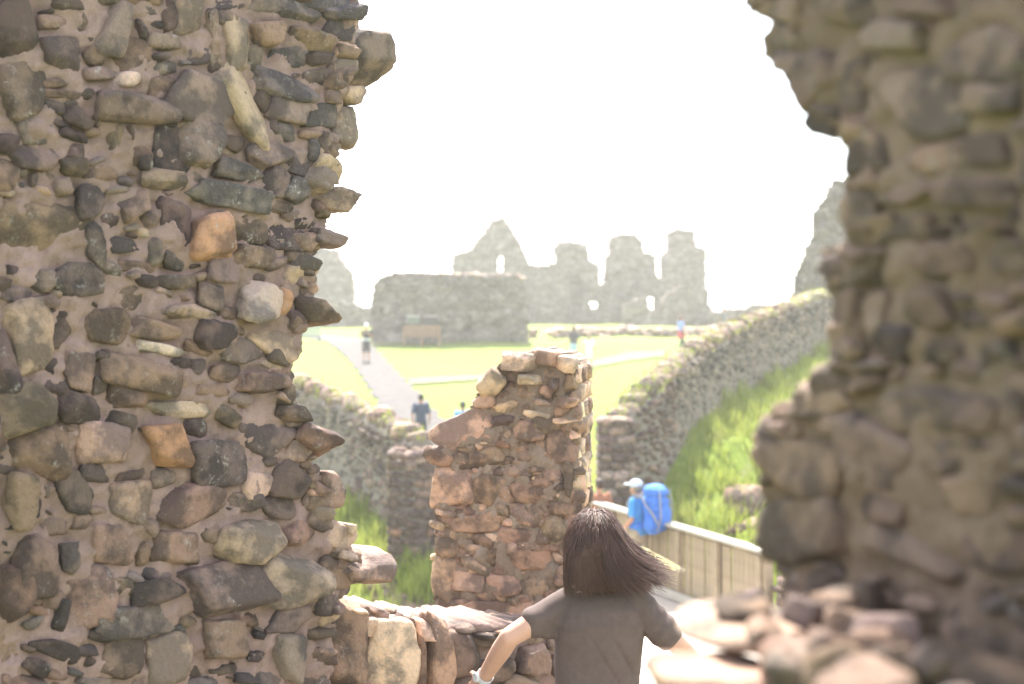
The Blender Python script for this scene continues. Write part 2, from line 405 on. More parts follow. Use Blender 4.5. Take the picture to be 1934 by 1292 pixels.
# ------------------------------------------------------------------ near left wall
PL_L = Plane((0, 4.0), (650, 5.0))
lw_root = thing('rubble_wall', PL_L.W(0, -2.3), 'tall broken rubble wall of dark and tan stones in pink mortar filling the left of the view', 'wall')
LW = [(-330, -260), (672, -260), (676, 0), (672, 50), (670, 110), (655, 160), (650, 200), (635, 280), (618, 330), (625, 380), (615, 430), (592, 470), (592, 500), (592, 550), (585, 600), (560, 640), (548, 700), (545, 740),
      (562, 790), (588, 850), (600, 900), (622, 950), (640, 1000), (662, 1040), (680, 1085), (655, 1120), (632, 1150), (628, 1300), (628, 1880), (-330, 1880)]
mask_wall('mortar', PL_L, LW, [], .0095, .75, M_mortar, lw_root, disp=.0105, freq=46, jag=4)
S = """28 55 66 122 0 d|35 168 78 108 0 v|97 42 48 26 3 b|147 35 36 58 8 v|112 97 72 66 0 g|178 102 42 42 0 v|218 60 62 92 10 g|250 105 60 60 40 v|186 140 62 28 0 g|235 148 45 32 10 l|100 160 55 18 0 v|112 178 75 14 6 b
100 202 42 20 22 d|148 225 45 28 30 d|105 232 58 12 18 d|60 250 80 46 5 g|238 205 142 52 6 g|318 30 26 62 -8 d|355 32 60 66 8 t|268 55 16 36 -20 d|310 78 60 30 8 g|375 105 50 38 5 g|345 118 26 12 0 s|305 165 46 46 0 v|388 188 110 96 22 g
320 222 18 38 0 d|372 272 74 78 20 g|325 285 62 85 -8 d|310 338 72 36 10 b|60 293 94 42 5 g|143 288 30 30 0 d|138 312 48 36 0 v|190 325 60 28 0 b|268 308 24 26 0 d|218 258 22 50 10 v|243 250 15 25 0 v|15 335 25 18 0 v|60 340 12 28 5 b
90 335 30 20 20 g|118 352 30 36 0 g|172 385 52 56 0 d|255 385 62 42 -30 b|75 430 172 122 0 v|332 420 62 90 0 d|405 443 72 92 10 o|150 525 86 58 0 d|178 470 36 70 0 d|235 465 58 28 0 s|288 475 20 50 0 g|255 502 72 20 5 v|328 492 38 32 10 d
330 530 55 28 0 b|255 565 96 50 8 b|75 530 64 40 10 g|25 510 30 18 10 d|352 590 86 30 0 t|400 558 46 52 10 g|30 558 60 32 0 g|50 650 78 138 0 t|4 690 40 110 -10 d|118 610 60 86 0 d|200 615 62 62 0 v|292 622 86 38 8 b|300 660 76 20 12 l
190 673 30 18 0 d|145 698 52 72 10 b|102 690 22 32 30 d|272 708 132 58 12 b|240 750 62 58 0 v|185 730 25 32 0 b|372 693 24 28 0 g|348 725 12 28 0 b|392 740 56 32 0 v|330 774 112 32 3 t|145 772 76 58 15 d|228 799 46 38 20 d|40 770 82 92 0 v
375 658 46 20 20 b|425 10 84 22 0 s|447 85 42 100 -5 t|480 110 38 50 0 g|402 82 28 100 0 v|510 62 62 46 5 v|535 22 112 38 15 s|612 12 84 26 0 s|638 54 52 50 10 s|585 78 76 36 15 v|555 112 76 38 5 s|600 112 45 24 0 d|612 145 72 36 5 d
540 165 122 42 18 s|500 188 28 46 -35 d|552 205 76 50 10 g|608 225 52 52 5 s|455 196 150 46 62 t|535 248 46 30 15 s|514 240 16 34 0 d|595 285 25 58 0 s|512 293 74 44 5 g|562 305 44 52 30 s|440 272 38 28 5 d|396 290 34 62 0 d|450 322 84 38 12 s
520 345 52 46 10 s|563 362 50 42 30 s|432 372 132 42 12 s|520 390 52 26 10 v|465 438 66 42 10 v|540 450 80 48 25 d|470 490 66 46 10 b|502 480 25 30 20 d|420 512 50 44 10 g|482 570 72 68 15 l|528 577 44 48 0 o|395 632 60 54 0 d|455 662 72 42 12 s
515 652 82 54 35 t|425 706 46 34 10 b|490 722 72 46 0 b|510 690 62 22 15 t|430 785 60 28 35 b|415 870 102 92 0 d|503 818 104 84 15 g|480 912 44 62 10 t|548 905 62 74 20 d|558 852 36 42 10 t|390 950 50 54 0 g|465 945 60 40 10 g|525 960 52 40 0 d
475 1022 92 70 5 t|405 1010 50 40 0 b|562 1005 60 62 0 b|606 1002 28 35 0 t|545 1092 120 100 15 t|412 1110 172 92 -10 g|630 1080 60 64 20 b|540 1165 66 60 0 g|545 1240 62 90 5 g|410 1208 82 74 0 b|490 1285 90 30 0 s|462 1168 40 30 0 b|425 1265 50 20 -10 d
478 1238 30 20 0 d|200 840 92 70 0 t|310 840 76 74 0 o|135 930 66 76 0 d|255 950 96 78 0 t|360 948 84 92 25 b|70 850 104 92 10 v|28 940 56 90 0 v|66 955 30 40 0 d|345 1042 114 84 0 b|105 995 56 32 0 g|155 985 36 28 0 b|210 1027 76 84 0 r
65 1065 72 110 5 b|132 1045 36 58 0 g|165 1130 68 124 0 b|226 1105 46 44 0 b|272 1045 20 45 0 v|255 1172 122 56 -5 g|292 1118 78 42 -10 d|225 1245 84 84 0 b|310 1240 74 92 10 t|20 1120 50 104 0 v|112 1162 26 58 15 d|105 1225 92 34 18 d
62 1258 42 26 25 d|10 1240 60 100 0 v|365 1268 40 20 0 b|180 1288 60 15 0 g|40 1292 80 30 0 v|605 1130 46 50 10 t|590 940 30 36 0 g"""
placed = []
for row in S.replace('\n', '|').split('|'):
    a = row.split(); cx, cy, w_, h_, an = map(float, a[:5]); placed.append((cx, cy, w_, h_, an))
    plane_stone(PL_L, cx, cy, w_, h_, an, a[5], lw_root, out=.3 + random.random() * .3)
# stones that stand out past the broken edge
for (cx, cy, w_, h_, an, c, out_) in [(706, 98, 96, 104, 16, 'g', .4), (668, 180, 52, 36, 0, 't', .45), (650, 235, 56, 78, 4, 't', .5), (616, 322, 56, 58, 0, 't', .5), (626, 376, 80, 44, 6, 't', .45), (610, 448, 58, 38, 3, 'g', .5),
                                (566, 522, 82, 62, 0, 't', .5), (596, 592, 70, 58, 10, 'b', .62), (558, 655, 26, 52, 0, 't', .5), (532, 745, 36, 44, 0, 'v', .45), (594, 830, 70, 52, 28, 'b', .6), (620, 928, 70, 74, 4, 'b', .65),
                                (640, 1012, 56, 62, 20, 't', .5), (694, 1076, 88, 66, -12, 't', .6), (640, 22, 84, 36, 5, 's', .4), (660, 1000, 20, 24, 0, 'w', .5), (583, 700, 1, 1, 0, 'g', .4)]:
    if w_ < 5: continue
    placed.append((cx, cy, w_, h_, an))
    plane_stone(PL_L, cx, cy, w_, h_, an, c, lw_root, out=.3, sub=3, depth=(.07 if w_ < 60 else .10), over=1.0, flat=True)
placed = fill(PL_L, LW, placed, 130, 26, 70, 'ddgbvstbg', lw_root, tries=3500, gap=1.0, bbox=(0, -10, 690, 1300))
fill(PL_L, LW, placed, 90, 50, 120, 'dgbvstb', lw_root, tries=900, gap=1.05, bbox=(-320, -250, 650, 1850), aspect=(1, 1.7))

fill(PL_L, LW, placed, 60, 14, 30, 'dgbvsg', lw_root, tries=1500, gap=1.1, bbox=(0, -10, 690, 1300), out=.25)
edge_rubble(PL_L, LW[1:29], 95, lw_root, 'tgbvt', 1)
# ------------------------------------------------------------------ near right wall
PL_R = Plane((1450, 1.95), (1934, 1.5))
rw_root = thing('rubble_wall', PL_R.W(0, -2.3), 'nearest rubble wall in deep shade along the right, its broken edge facing the bright sky', 'wall')
RW = [(1405, -240), (1412, 0), (1440, 20), (1465, 40), (1462, 66), (1447, 75), (1452, 105), (1472, 130), (1497, 150), (1512, 185), (1547, 235), (1572, 248), (1597, 252), (1606, 272), (1597, 300), (1604, 335), (1592, 350), (1600, 390),
      (1606, 440), (1600, 462), (1560, 468), (1555, 490), (1570, 535), (1578, 565), (1564, 640), (1578, 662), (1586, 680), (1566, 735), (1520, 748), (1500, 782), (1448, 792), (1438, 835), (1441, 1000), (1452, 1060), (1490, 1078),
      (1482, 1125), (1500, 1170), (1540, 1220), (1500, 1300), (1500, 2700), (2500, 2700), (2500, -240)]
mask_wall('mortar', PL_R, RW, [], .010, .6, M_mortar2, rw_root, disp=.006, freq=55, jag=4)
S = """1738 188 186 140 -5 g|1700 72 104 58 0 s|1858 100 150 124 5 g|1510 62 96 76 0 v|1530 160 84 110 10 d|1640 290 92 96 0 d|1810 290 204 84 -5 b|1885 182 100 62 0 g|1700 368 150 54 -5 g|1848 372 150 58 0 g|1636 398 76 60 0 g|1612 515 96 90 0 b|1690 430 160 44 0 b
1796 494 186 78 0 d|1760 587 74 74 0 d|1890 575 72 36 0 d|1655 590 50 88 0 v|1700 650 78 84 10 d|1604 600 44 92 10 d|1785 668 82 44 0 d|1880 668 88 48 -10 d|1632 690 88 30 -10 l|1757 768 190 98 0 g|1510 868 140 150 0 v|1640 858 150 104 35 g
1785 862 86 76 0 d|1530 1000 160 116 0 b|1655 960 110 62 10 d|1825 935 140 92 0 v|1720 1056 206 92 22 d|1885 1040 110 104 0 v|1545 1104 104 50 0 b|1640 1132 104 48 15 v|1690 1205 150 58 40 v|1570 1175 70 56 10 v|1555 1255 110 62 0 v|1850 1225 170 124 0 v|1740 1275 120 50 0 g|1640 1285 90 44 0 v
1480 14 110 46 0 v|1600 18 120 66 0 g|1750 12 130 44 0 d|1885 14 110 56 0 d|1610 140 56 110 -10 v|1560 225 70 60 20 d|1610 180 50 70 0 b|1910 480 70 60 0 g|1850 780 90 70 0 b|1590 790 90 50 5 g|1915 780 50 90 0 d|1580 760 80 40 0 t"""
pr_ = []
for row in S.replace('\n', '|').split('|'):
    a = row.split(); cx, cy, w_, h_, an = map(float, a[:5]); pr_.append((cx, cy, w_, h_, an))
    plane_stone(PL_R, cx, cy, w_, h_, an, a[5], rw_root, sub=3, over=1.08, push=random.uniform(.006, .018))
fill(PL_R, RW, pr_, 45, 25, 90, 'dgbv', rw_root, tries=1500, gap=1.05, bbox=(1440, -20, 1950, 1300))
fill(PL_R, RW, pr_, 60, 90, 200, 'dgbv', rw_root, tries=900, gap=1.05, bbox=(1500, -200, 2450, 2300))
edge_rubble(PL_R, RW[0:38], 55, rw_root, 'vgb', -1, 44, 96)
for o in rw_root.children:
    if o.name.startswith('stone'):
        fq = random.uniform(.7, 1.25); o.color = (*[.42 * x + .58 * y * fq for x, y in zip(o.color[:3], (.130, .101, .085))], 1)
def world_rock(name, lo, hi, parent, c, mat, sub=3, rot=0, tilt=(0, 0), p=20, meshes=None):
    V, Fc = rock(sub, .9, p, True, .7)
    lo = Vector(lo); hi = Vector(hi); V = V * (np.array((hi - lo)[:]) / 2)
    R = np.array(Euler((tilt[0], tilt[1], rot)).to_matrix())
    me = mesh_np(name, V @ R.T, Fc); me.materials.append(mat)
    o = bpy.data.objects.new(name, me); col.objects.link(o); ctr = (lo + hi) / 2
    if parent: o.parent = parent; o.location = ctr - root_of(parent)
    else: o.location = ctr
    o.color = (*jcol(c), 1); return o
# the ledge of slabs at the foot of the opening, in the sun
for (x0, x1, y0, y1, zt, th, c, r) in [(.285, .47, 2.05, 2.36, -.475, .03, 't', .16), (.20, .375, 1.95, 2.16, -.507, .045, 't', -.03), (.215, .36, 1.98, 2.2, -.56, .06, 'v', .05), (.352, .50, 1.84, 2.02, -.445, .13, 'v', .1), (.48, .66, 1.7, 2.05, -.45, .14, 'v', .1), (.32, .6, 2.02, 2.5, -.61, .1, 'v', 0), (.2, .6, 1.6, 2.3, -.63, .1, 'b', 0), (.22, .62, 1.6, 2.35, -.75, .14, 'g', 0.05), (.2, .6, 1.6, 2.3, -.9, .16, 'b', 0)]:
    q = .79; world_rock('slab', (x0 * q, y0 * q, (zt - th) * q), (x1 * q, y1 * q, zt * q), rw_root, c, M_rock, 3, r)

for k in range(26):
    x = random.uniform(.30, .52); y = random.uniform(1.62, 2.2) if x > .37 else random.uniform(2.12, 2.3); z = -.46 + random.uniform(-.02, .015) + (x - .3) * .12; s_ = random.uniform(.018, .05)
    if x > .36: world_rock('stone', ((x - s_) * .79, (y - s_) * .79, (z - s_) * .79), ((x + s_) * .79, (y + s_) * .79, (z + s_ * .5) * .79), rw_root, random.choice('vbg'), M_rock, 3, random.random() * 3, (random.gauss(0, .3), random.gauss(0, .3)))
# ------------------------------------------------------------------ gatehouse floor under the walls
M_floor = simple('worn stone paving', (.26, .22, .18), .9, .25, 9, .6, .01)
def box_mesh(name, lo, hi, mat, parent=None, kind=None, rot=0, bev=0.0, color=None, jit=0):
    bm = bmesh.new(); bmesh.ops.create_cube(bm, size=1)
    lo = Vector(lo); hi = Vector(hi); s = hi - lo; c = (lo + hi) / 2
    for v in bm.verts: v.co = Vector((v.co.x * s.x, v.co.y * s.y, v.co.z * s.z)) + Vector([random.gauss(0, jit) if jit else 0 for _ in range(3)])
    if bev: bmesh.ops.bevel(bm, geom=bm.edges[:], offset=bev, segments=1, affect='EDGES')
    me = bpy.data.meshes.new(name); bm.to_mesh(me); bm.free(); me.materials.append(mat)
    o = bpy.data.objects.new(name, me); col.objects.link(o); o.rotation_euler = (0, 0, rot)
    if parent is not None: o.parent = parent; o.location = c - root_of(parent)
    else: o.location = c
    if kind: o['kind'] = kind
    if color: o.color = (*color, 1)
    return o
box_mesh('floor', (-2.5, 2.5, -11), (2.6, 8.2, -2.3), M_floor, kind='structure')
for k in range(11):
    box_mesh('step', (1.2, 8.2 + k * .3, -11), (3.6, 8.5 + k * .3, -2.3 - (k + 1) * .17), M_floor, kind='structure')

# ------------------------------------------------------------------ low parapet wall between the left wall and the pillar
PL_P = Plane((600, 5.15), (1075, 5.75))
pw_root = thing('parapet_wall', PL_P.W(0, -2.3), 'low wall of pale upright stones running from the left rubble wall behind the woman', 'wall')
PWp = [(590, 1128), (640, 1136), (700, 1150), (760, 1166), (850, 1182), (900, 1184), (990, 1186), (1060, 1195), (1150, 1215), (1150, 1660), (590, 1660)]
mask_wall('mortar', PL_P, PWp, [], .016, .42, M_mortar, pw_root, disp=.007, freq=45, jag=2)
S = """738 1234 98 138 2 w|818 1228 52 126 0 t|870 1232 62 86 0 g|655 1226 96 150 6 b|930 1208 88 44 0 d|1008 1205 52 30 0 g|1002 1246 58 52 4 g|925 1258 58 42 0 g|872 1292 56 26 0 g|980 1290 66 32 -4 g|1050 1260 40 52 10 g|1046 1214 28 30 0 t|786 1240 14 110 4 b|800 1190 40 36 0 w|690 1180 40 40 0 w
640 1340 80 60 0 t|730 1350 90 70 0 g|830 1345 80 60 0 b|930 1330 90 50 0 t|1030 1330 80 60 0 g|700 1420 110 60 0 b|820 1420 100 60 0 g|940 1400 100 60 0 t|1050 1400 90 60 0 b|650 1500 90 60 0 g|770 1500 110 70 0 t|900 1480 100 60 0 g|1020 1480 100 60 0 b|1110 1300 50 90 0 g"""
pp_ = []
for row in S.replace('\n', '|').split('|'):
    a = row.split(); cx, cy, w_, h_, an = map(float, a[:5]); pp_.append((cx, cy, w_, h_, an))
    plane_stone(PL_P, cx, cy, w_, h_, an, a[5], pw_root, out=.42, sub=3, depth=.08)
fill(PL_P, PWp, pp_, 60, 12, 50, 'gtbw', pw_root, tries=1500, gap=1.0, bbox=(600, 1130, 1150, 1560))
# loose slabs lying on its top
for (px, py, Y, sx, sy, sz, r, c) in [(667, 1146, 5.25, .055, .07, .012, .3, 'w'), (712, 1146, 5.4, .07, .05, .012, -.5, 't'), (752, 1158, 5.45, .05, .06, .014, .1, 'w'), (800, 1168, 5.5, .05, .09, .02, .1, 'w'), (842, 1174, 5.6, .05, .08, .018, 0, 't'), (873, 1176, 5.5, .05, .06, .016, .4, 'g'),
                                    (905, 1172, 5.75, .06, .05, .010, .2, 'g'), (940, 1166, 5.85, .09, .05, .008, -.3, 'g'), (968, 1170, 5.8, .05, .05, .01, .5, 's'), (925, 1160, 5.9, .05, .04, .009, .9, 'w'), (1000, 1182, 5.8, .06, .08, .014, 0, 't'), (1040, 1190, 5.85, .06, .08, .014, 0.2, 'g'), (960, 1186, 5.6, .06, .08, .02, 0, 't'), (910, 1190, 5.55, .05, .07, .02, 0, 'd')]:
    p = at(px, py, Y); world_rock('slab', p - Vector((sx, sy, sz * 2)), p + Vector((sx, sy, 0)), pw_root, c, M_rock, 2, r, (random.gauss(0, .06), random.gauss(0, .08)))

# ------------------------------------------------------------------ the broken pillar
PL_C = Plane((822, 6.52), (1090, 6.42))
pc_root = thing('stone_pillar', PL_C.W(.3, -2.3, -.3), 'broken free-standing wall stump with a ragged slanting top in the middle of the view', 'wall')
PC = [(836, 850), (856, 808), (884, 778), (905, 742), (928, 712), (950, 682), (975, 668), (1020, 662), (1060, 668), (1082, 680), (1090, 700), (1090, 1000), (1090, 1660), (822, 1660), (822, 1170), (826, 1040), (826, 960), (826, 880)]
mask_wall('mortar', PL_C, PC, [], .009, .62, mortar_mat('brown pillar mortar', (.33, .255, .20), (.22, .16, .12), (.17, .135, .085)), pc_root, disp=.009, freq=60, jag=3)
S = """884 812 104 58 -28 t|856 916 72 86 4 t|846 1028 46 40 0 b|846 1096 48 84 0 t|860 1146 66 46 0 b|985 684 62 34 6 w|1036 676 50 28 4 t|1072 684 36 34 30 w|930 722 50 40 -38 t|995 716 52 18 6 w|915 758 46 26 -20 t|957 768 46 24 -20 t|1046 726 18 24 0 g|1020 762 46 16 10 w|1074 758 34 18 10 t
1014 784 50 18 6 w|1068 796 52 14 0 w|1080 722 22 30 0 b|1060 848 56 54 0 b|950 796 40 28 0 g|1000 815 58 42 4 r|950 838 26 12 8 o|968 894 70 30 5 b|1045 900 42 32 8 r|1000 930 56 40 0 b|916 924 50 56 20 v|958 934 44 32 0 b|1056 958 60 30 5 v|905 990 84 38 -12 b|962 1012 70 30 0 r|1022 1012 50 28 0 r
930 1054 64 40 0 v|1000 1058 84 38 -4 b|890 1102 60 36 0 t|950 1104 60 44 0 r|1010 1106 60 40 0 r|920 1148 90 26 0 b|1000 1152 74 28 0 r|1072 1130 36 50 0 b|1076 1040 28 60 0 b|930 862 50 34 -10 v|1076 900 22 60 0 b|1060 1090 30 28 0 b|900 868 30 24 0 v|1000 860 50 34 0 t|1040 820 40 22 0 b"""
pp_ = []
for row in S.replace('\n', '|').split('|'):
    a = row.split(); cx, cy, w_, h_, an = map(float, a[:5]); pp_.append((cx, cy, w_, h_, an))
    topst = cy < 800
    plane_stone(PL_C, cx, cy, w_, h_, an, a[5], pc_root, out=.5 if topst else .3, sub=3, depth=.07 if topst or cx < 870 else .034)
fill(PL_C, PC, pp_, 150, 8, 60, 'bbtrvt', pc_root, tries=4000, gap=1.0, bbox=(825, 670, 1088, 1165), out=.3)
fill(PL_C, PC, pp_, 120, 14, 70, 'bbrvt', pc_root, tries=3000, gap=.8, bbox=(825, 800, 1088, 1165), out=.2)
# stones on the sloping broken crown behind the front edge, and the narrow right-hand face
for k in range(46):
    t = random.random(); u = random.random()
    px = 860 + t * 225; ytop = np.interp(px, [836, 884, 928, 975, 1060, 1090], [850, 778, 712, 668, 668, 700])
    p = PL_C.P(px, ytop + 10) - PL_C.n * (.04 + u * .52)
    s = random.uniform(.025, .06); world_rock('stone', p - Vector((s, s, s * .5)), p + Vector((s, s * .9, s * .4)), pc_root, random.choice('ttwbg'), M_rock, 2, random.random() * 3, (random.gauss(0, .25), random.gauss(0, .25)))
PL_C2 = Plane((1090, 6.42), (1114, 7.05))
c0 = PL_C.P(1090, 700)
for zi in range(20):
    z = c0.z + .03 - zi * .085 - .05
    for yi in range(4):
        p = Vector((c0.x, c0.y, 0)) - PL_C.n * (.08 + yi * .155); 
        world_rock('stone', (p.x - .06, p.y - .085, z - .05), (p.x + .004 + random.random() * .008, p.y + .085, z + .047), pc_root, random.choice('ttwwg'), M_rock, 2, 0.14)

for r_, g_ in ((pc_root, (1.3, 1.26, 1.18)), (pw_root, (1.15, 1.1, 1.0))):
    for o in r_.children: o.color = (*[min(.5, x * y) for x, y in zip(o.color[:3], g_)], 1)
# ------------------------------------------------------------------ stones in shared shapes for the court walls
POOL = []
for k in range(14):
    V, Fc = rock(1 if k % 2 else 2, 1.2, 14); me = mesh_np('stone', V, Fc); me.materials.append(M_rock_mid); POOL.append(me)
def pool_stone(parent, loc, sx, sy, sz, yaw, c, tilt=0, mesh=None, name='stone'):
    o = bpy.data.objects.new(name, mesh or random.choice(POOL)); col.objects.link(o)
    o.parent = parent; o.location = Vector(loc) - root_of(parent); o.scale = (sx, sy, sz); o.rotation_euler = (tilt, random.gauss(0, .12), yaw)
    o.color = (*jcol(c), 1); return o
def joined(name, items, mat, parent, color, sub=1, kind='stuff'):
    """items: (loc, sx, sy, sz, yaw)"""
    Vs = []; Fs = []; off = 0
    base = [rock(sub, 1.2, 14) for _ in range(8)]
    for (loc, sx, sy, sz, yaw) in items:
        V, Fc = random.choice(base); c_, s_ = math.cos(yaw), math.sin(yaw)
        W = V * np.array([sx, sy, sz]); W = np.stack([W[:, 0] * c_ - W[:, 1] * s_, W[:, 0] * s_ + W[:, 1] * c_, W[:, 2]], 1) + np.array(loc[:])
        Vs.append(W); Fs.append(Fc + off); off += len(V)
    me = mesh_np(name, np.concatenate(Vs), np.concatenate(Fs)); return link_mesh(name, me, mat, parent, kind, color)
M_core = mortar_mat('grey court mortar', (.27, .23, .195), (.21, .18, .15), (.22, .2, .14), .3)
def court_wall(name, pts, label, side, thick=.55, copes=120, faces=290, pal='gggbtv', deep=1.2):
    """pts: (x, y, z base, z top) along the outer foot of the wall; side=+1 if the outer face looks to -normal"""
    root = thing(name, Vector(pts[0][:3]), label, 'wall')
    P = [Vector(p[:2]) for p in pts]; L = [0]
    for a, b in zip(P[:-1], P[1:]): L.append(L[-1] + (b - a).length)
    def S_(s):
        s = max(0, min(L[-1] - 1e-4, s)); i = max(k for k in range(len(L)) if L[k] <= s); i = min(i, len(P) - 2)
        t = (s - L[i]) / (L[i + 1] - L[i]); xy = P[i].lerp(P[i + 1], t)
        # smoothed direction
        def dirn(k): return (P[min(k + 1, len(P) - 1)] - P[max(k - 1, 0)]).normalized()
        d = (dirn(i).lerp(dirn(i + 1), t)).normalized(); nrm = Vector((d.y, -d.x)) * side
        return xy, d, nrm, pts[i][2] + t * (pts[i + 1][2] - pts[i][2]), pts[i][3] + t * (pts[i + 1][3] - pts[i][3])
    n = int(L[-1] / .25); V = []; nr = 9
    for k in range(n + 1):
        xy, d, nr_, zb, zt = S_(k * L[-1] / n); zt += .05 * math.sin(k * 1.3) + .03 * math.sin(k * 3.1)
        prof = [(0.0, zb - deep), (0.0, zb), (-.02, zb + (zt - zb) * .5), (-.05, zt - .12), (-.16, zt), (-thick + .14, zt), (-thick + .03, zt - .12), (-thick, zb), (-thick, zb - deep)]
        for (o_, z) in prof:
            q = xy + nr_ * (o_ + .012 * math.sin(k * 2.3 + z * 9)); V.append((q.x, q.y, z))
    Fc = [[k * nr + j, k * nr + j + 1, (k + 1) * nr + j + 1, (k + 1) * nr + j] for k in range(n) for j in range(nr - 1)]
    Fc += [[j for j in range(nr)], [n * nr + j for j in range(nr)][::-1]]
    link_mesh('mortar', mesh_np('mortar', V, Fc, False), M_core, root)
    # face stones, in rough courses; the nearest are parts, the rest one part
    items = []
    s = 0.0
    for r in range(50):
        s = random.random() * .1
        while s < L[-1]:
            xy, d, nr_, zb, zt = S_(s); z = zb - .5 + r * .105
            wd = random.uniform(.05, .13) if random.random() > .1 else random.uniform(.14, .24)
            if z < zt - .1:
                q = xy + nr_ * (-.04 + random.gauss(0, .012)); items.append(((q.x, q.y, z + random.gauss(0, .02)), wd, .06 if wd < .14 else .09, random.uniform(.035, .058) * (1 if wd < .14 else 1.7), math.atan2(d.y, d.x) + random.gauss(0, .08)))
            s += wd * 2 * .95 + .02
    items.sort(key=lambda i: i[0][1])
    for (loc, sx, sy, sz, yaw) in items[:faces]: pool_stone(root, loc, sx, sy, sz, yaw, random.choice(pal))
    if items[faces:]: joined('face_stones', items[faces:], M_rock_mid, root, (.17, .15, .13))
    # upright cope stones
    ci = []; s = .05
    while s < L[-1]:
        xy, d, nr_, zb, zt = S_(s); w_ = random.uniform(.05, .1); q = xy + nr_ * (-thick / 2 + random.gauss(0, .03))
        ci.append(((q.x, q.y, zt + random.uniform(-.02, .07)), w_, thick * .5 * random.uniform(.75, 1.1), random.uniform(.1, .19), math.atan2(d.y, d.x) + random.gauss(0, .1)))
        s += w_ * 1.9
    ci.sort(key=lambda i: i[0][1])
    for (loc, sx, sy, sz, yaw) in ci[:copes]:
        o = pool_stone(root, loc, sx, sy, sz, yaw, random.choice('lltgw'), name='cope_stone')
    if ci[copes:]: joined('cope_stones', ci[copes:], M_rock_mid, root, (.30, .27, .22))
    return root, S_, L[-1], ci
RWP = [(2.12, 26.5, -4.3, -2.05), (2.5, 26.9, -3.9, -1.75), (2.95, 27.6, -3.35, -1.45), (3.72, 30, -2.5, -1.05), (4.6, 32.4, -2.2, -.78), (5.64, 35, -1.95, -.45), (7.6, 39.4, -1.5, .02), (9.7, 44, -1.06, .5), (11.5, 48.3, -.8, .62), (14, 54, -.6, .75)]
r_right, SR, LR, copeR = court_wall('court_wall', RWP, 'curving rubble wall with upright cope stones climbing the grass bank on the right', 1)
LWP = [(-16, 50, -2.9, -.9), (-9, 38, -3.4, -1.45), (-5, 32, -3.6, -1.62), (-3.65, 30, -3.74, -1.95), (-2.3, 27.5, -4.1, -2.32), (-1.95, 26.75, -4.3, -2.45)]
r_left, SL, LL, copeL = court_wall('court_wall', LWP, 'mossy topped rubble wall curving down to the bridge on the left of the path', 1)
# gate piers
def pier(x0, x1, y0, y1, z0, z1, label, pal, courses=.17, band=None):
    root = thing('gate_pier', ((x0 + x1) / 2, (y0 + y1) / 2, z0), label, 'pier')
    box_mesh('core', (x0 + .03, y0 + .03, z0), (x1 - .03, y1 - .03, z1 - .1), M_core, root)
    z = z0; r = 0
    while z < z1 - .02:
        h = random.uniform(.8, 1.15) * courses
        for (ax, s0, s1, fixed) in (('x', x0, x1, y0), ('y', y0, y1, x1), ('y', y0, y1, x0), ('x', x0, x1, y1)):
            s = s0 + (.0 if r % 2 else -.05)
            while s < s1:
                w_ = random.uniform(.16, .34); e = min(s + w_, s1); m_ = (max(s, s0) + e) / 2; hw = (e - max(s, s0)) / 2
                if hw > .03:
                    loc = (m_, fixed, z + h / 2) if ax == 'x' else (fixed, m_, z + h / 2)
                    c = 'o' if band and band[0] < z < band[1] and random.random() < .7 else random.choice(pal)
                    pool_stone(root, loc, hw * 1.04 if ax == 'x' else .07, .07 if ax == 'x' else hw * 1.04, h * .52, 0, c)
                s = e
        z += h; r += 1
    for k in range(9):
        pool_stone(root, (random.uniform(x0 + .1, x1 - .1), random.uniform(y0 + .1, y1 - .1), z1 - .04), .16, .16, .1, random.random() * 3, random.choice('ltw'))
    return root
pier(-2.2, -1.42, 25.6, 26.5, -5.2, -2.62, 'dark square stone pier with a reddish band ending the left court wall', 'ggbt', band=(-4.12, -4.02))
pier(1.62, 2.18, 25.9, 26.6, -5.2, -1.98, 'pale rubble pier at the gate beside the hiker, ending the right court wall', 'tgbl')

# ------------------------------------------------------------------ ruins beyond the lawn
def ruin(name, label, cat, Y, poly, holes=(), thick=1.0, cell=.16, yaw=0, jag=1.6, disp=.10, freq=4.5, mat=None, recess=(), base=None):
    xs = [p[0] for p in poly]; pl = Plane((min(xs), Y), (max(xs), Y + yaw))
    zb = min(pl.P(*p).z for p in poly)
    root = thing(name, pl.P((min(xs) + max(xs)) / 2, HZ) + Vector((0, 0, zb)), label, cat)
    mask_wall('wall', pl, poly, list(holes) + list(recess), cell, thick * (.45 if recess else 1), mat or M_ruin, root, disp, freq, jag, 9)
    if recess:
        pl2 = Plane((min(xs), Y + .5), (max(xs), Y + yaw + .5))
        mask_wall('inner_wall', pl2, poly, list(holes), cell, thick * .6, mat or M_ruin, root, disp, freq, jag, 9)
    return root, pl
CAS = [(858, 650), (858, 485), (880, 476), (895, 470), (915, 442), (934, 416), (952, 411), (966, 430), (985, 465), (1002, 500), (1020, 503), (1035, 500), (1052, 497), (1053, 466), (1060, 458), (1090, 456), (1108, 462), (1112, 492), (1130, 497),
       (1133, 536), (1148, 536), (1148, 485), (1155, 482), (1156, 450), (1170, 443), (1200, 444), (1213, 455), (1215, 478), (1238, 483), (1240, 524), (1256, 526), (1257, 480), (1267, 470), (1268, 440), (1285, 433), (1310, 435), (1316, 468), (1333, 470), (1335, 540), (1338, 575), (1346, 592), (1346, 650)]
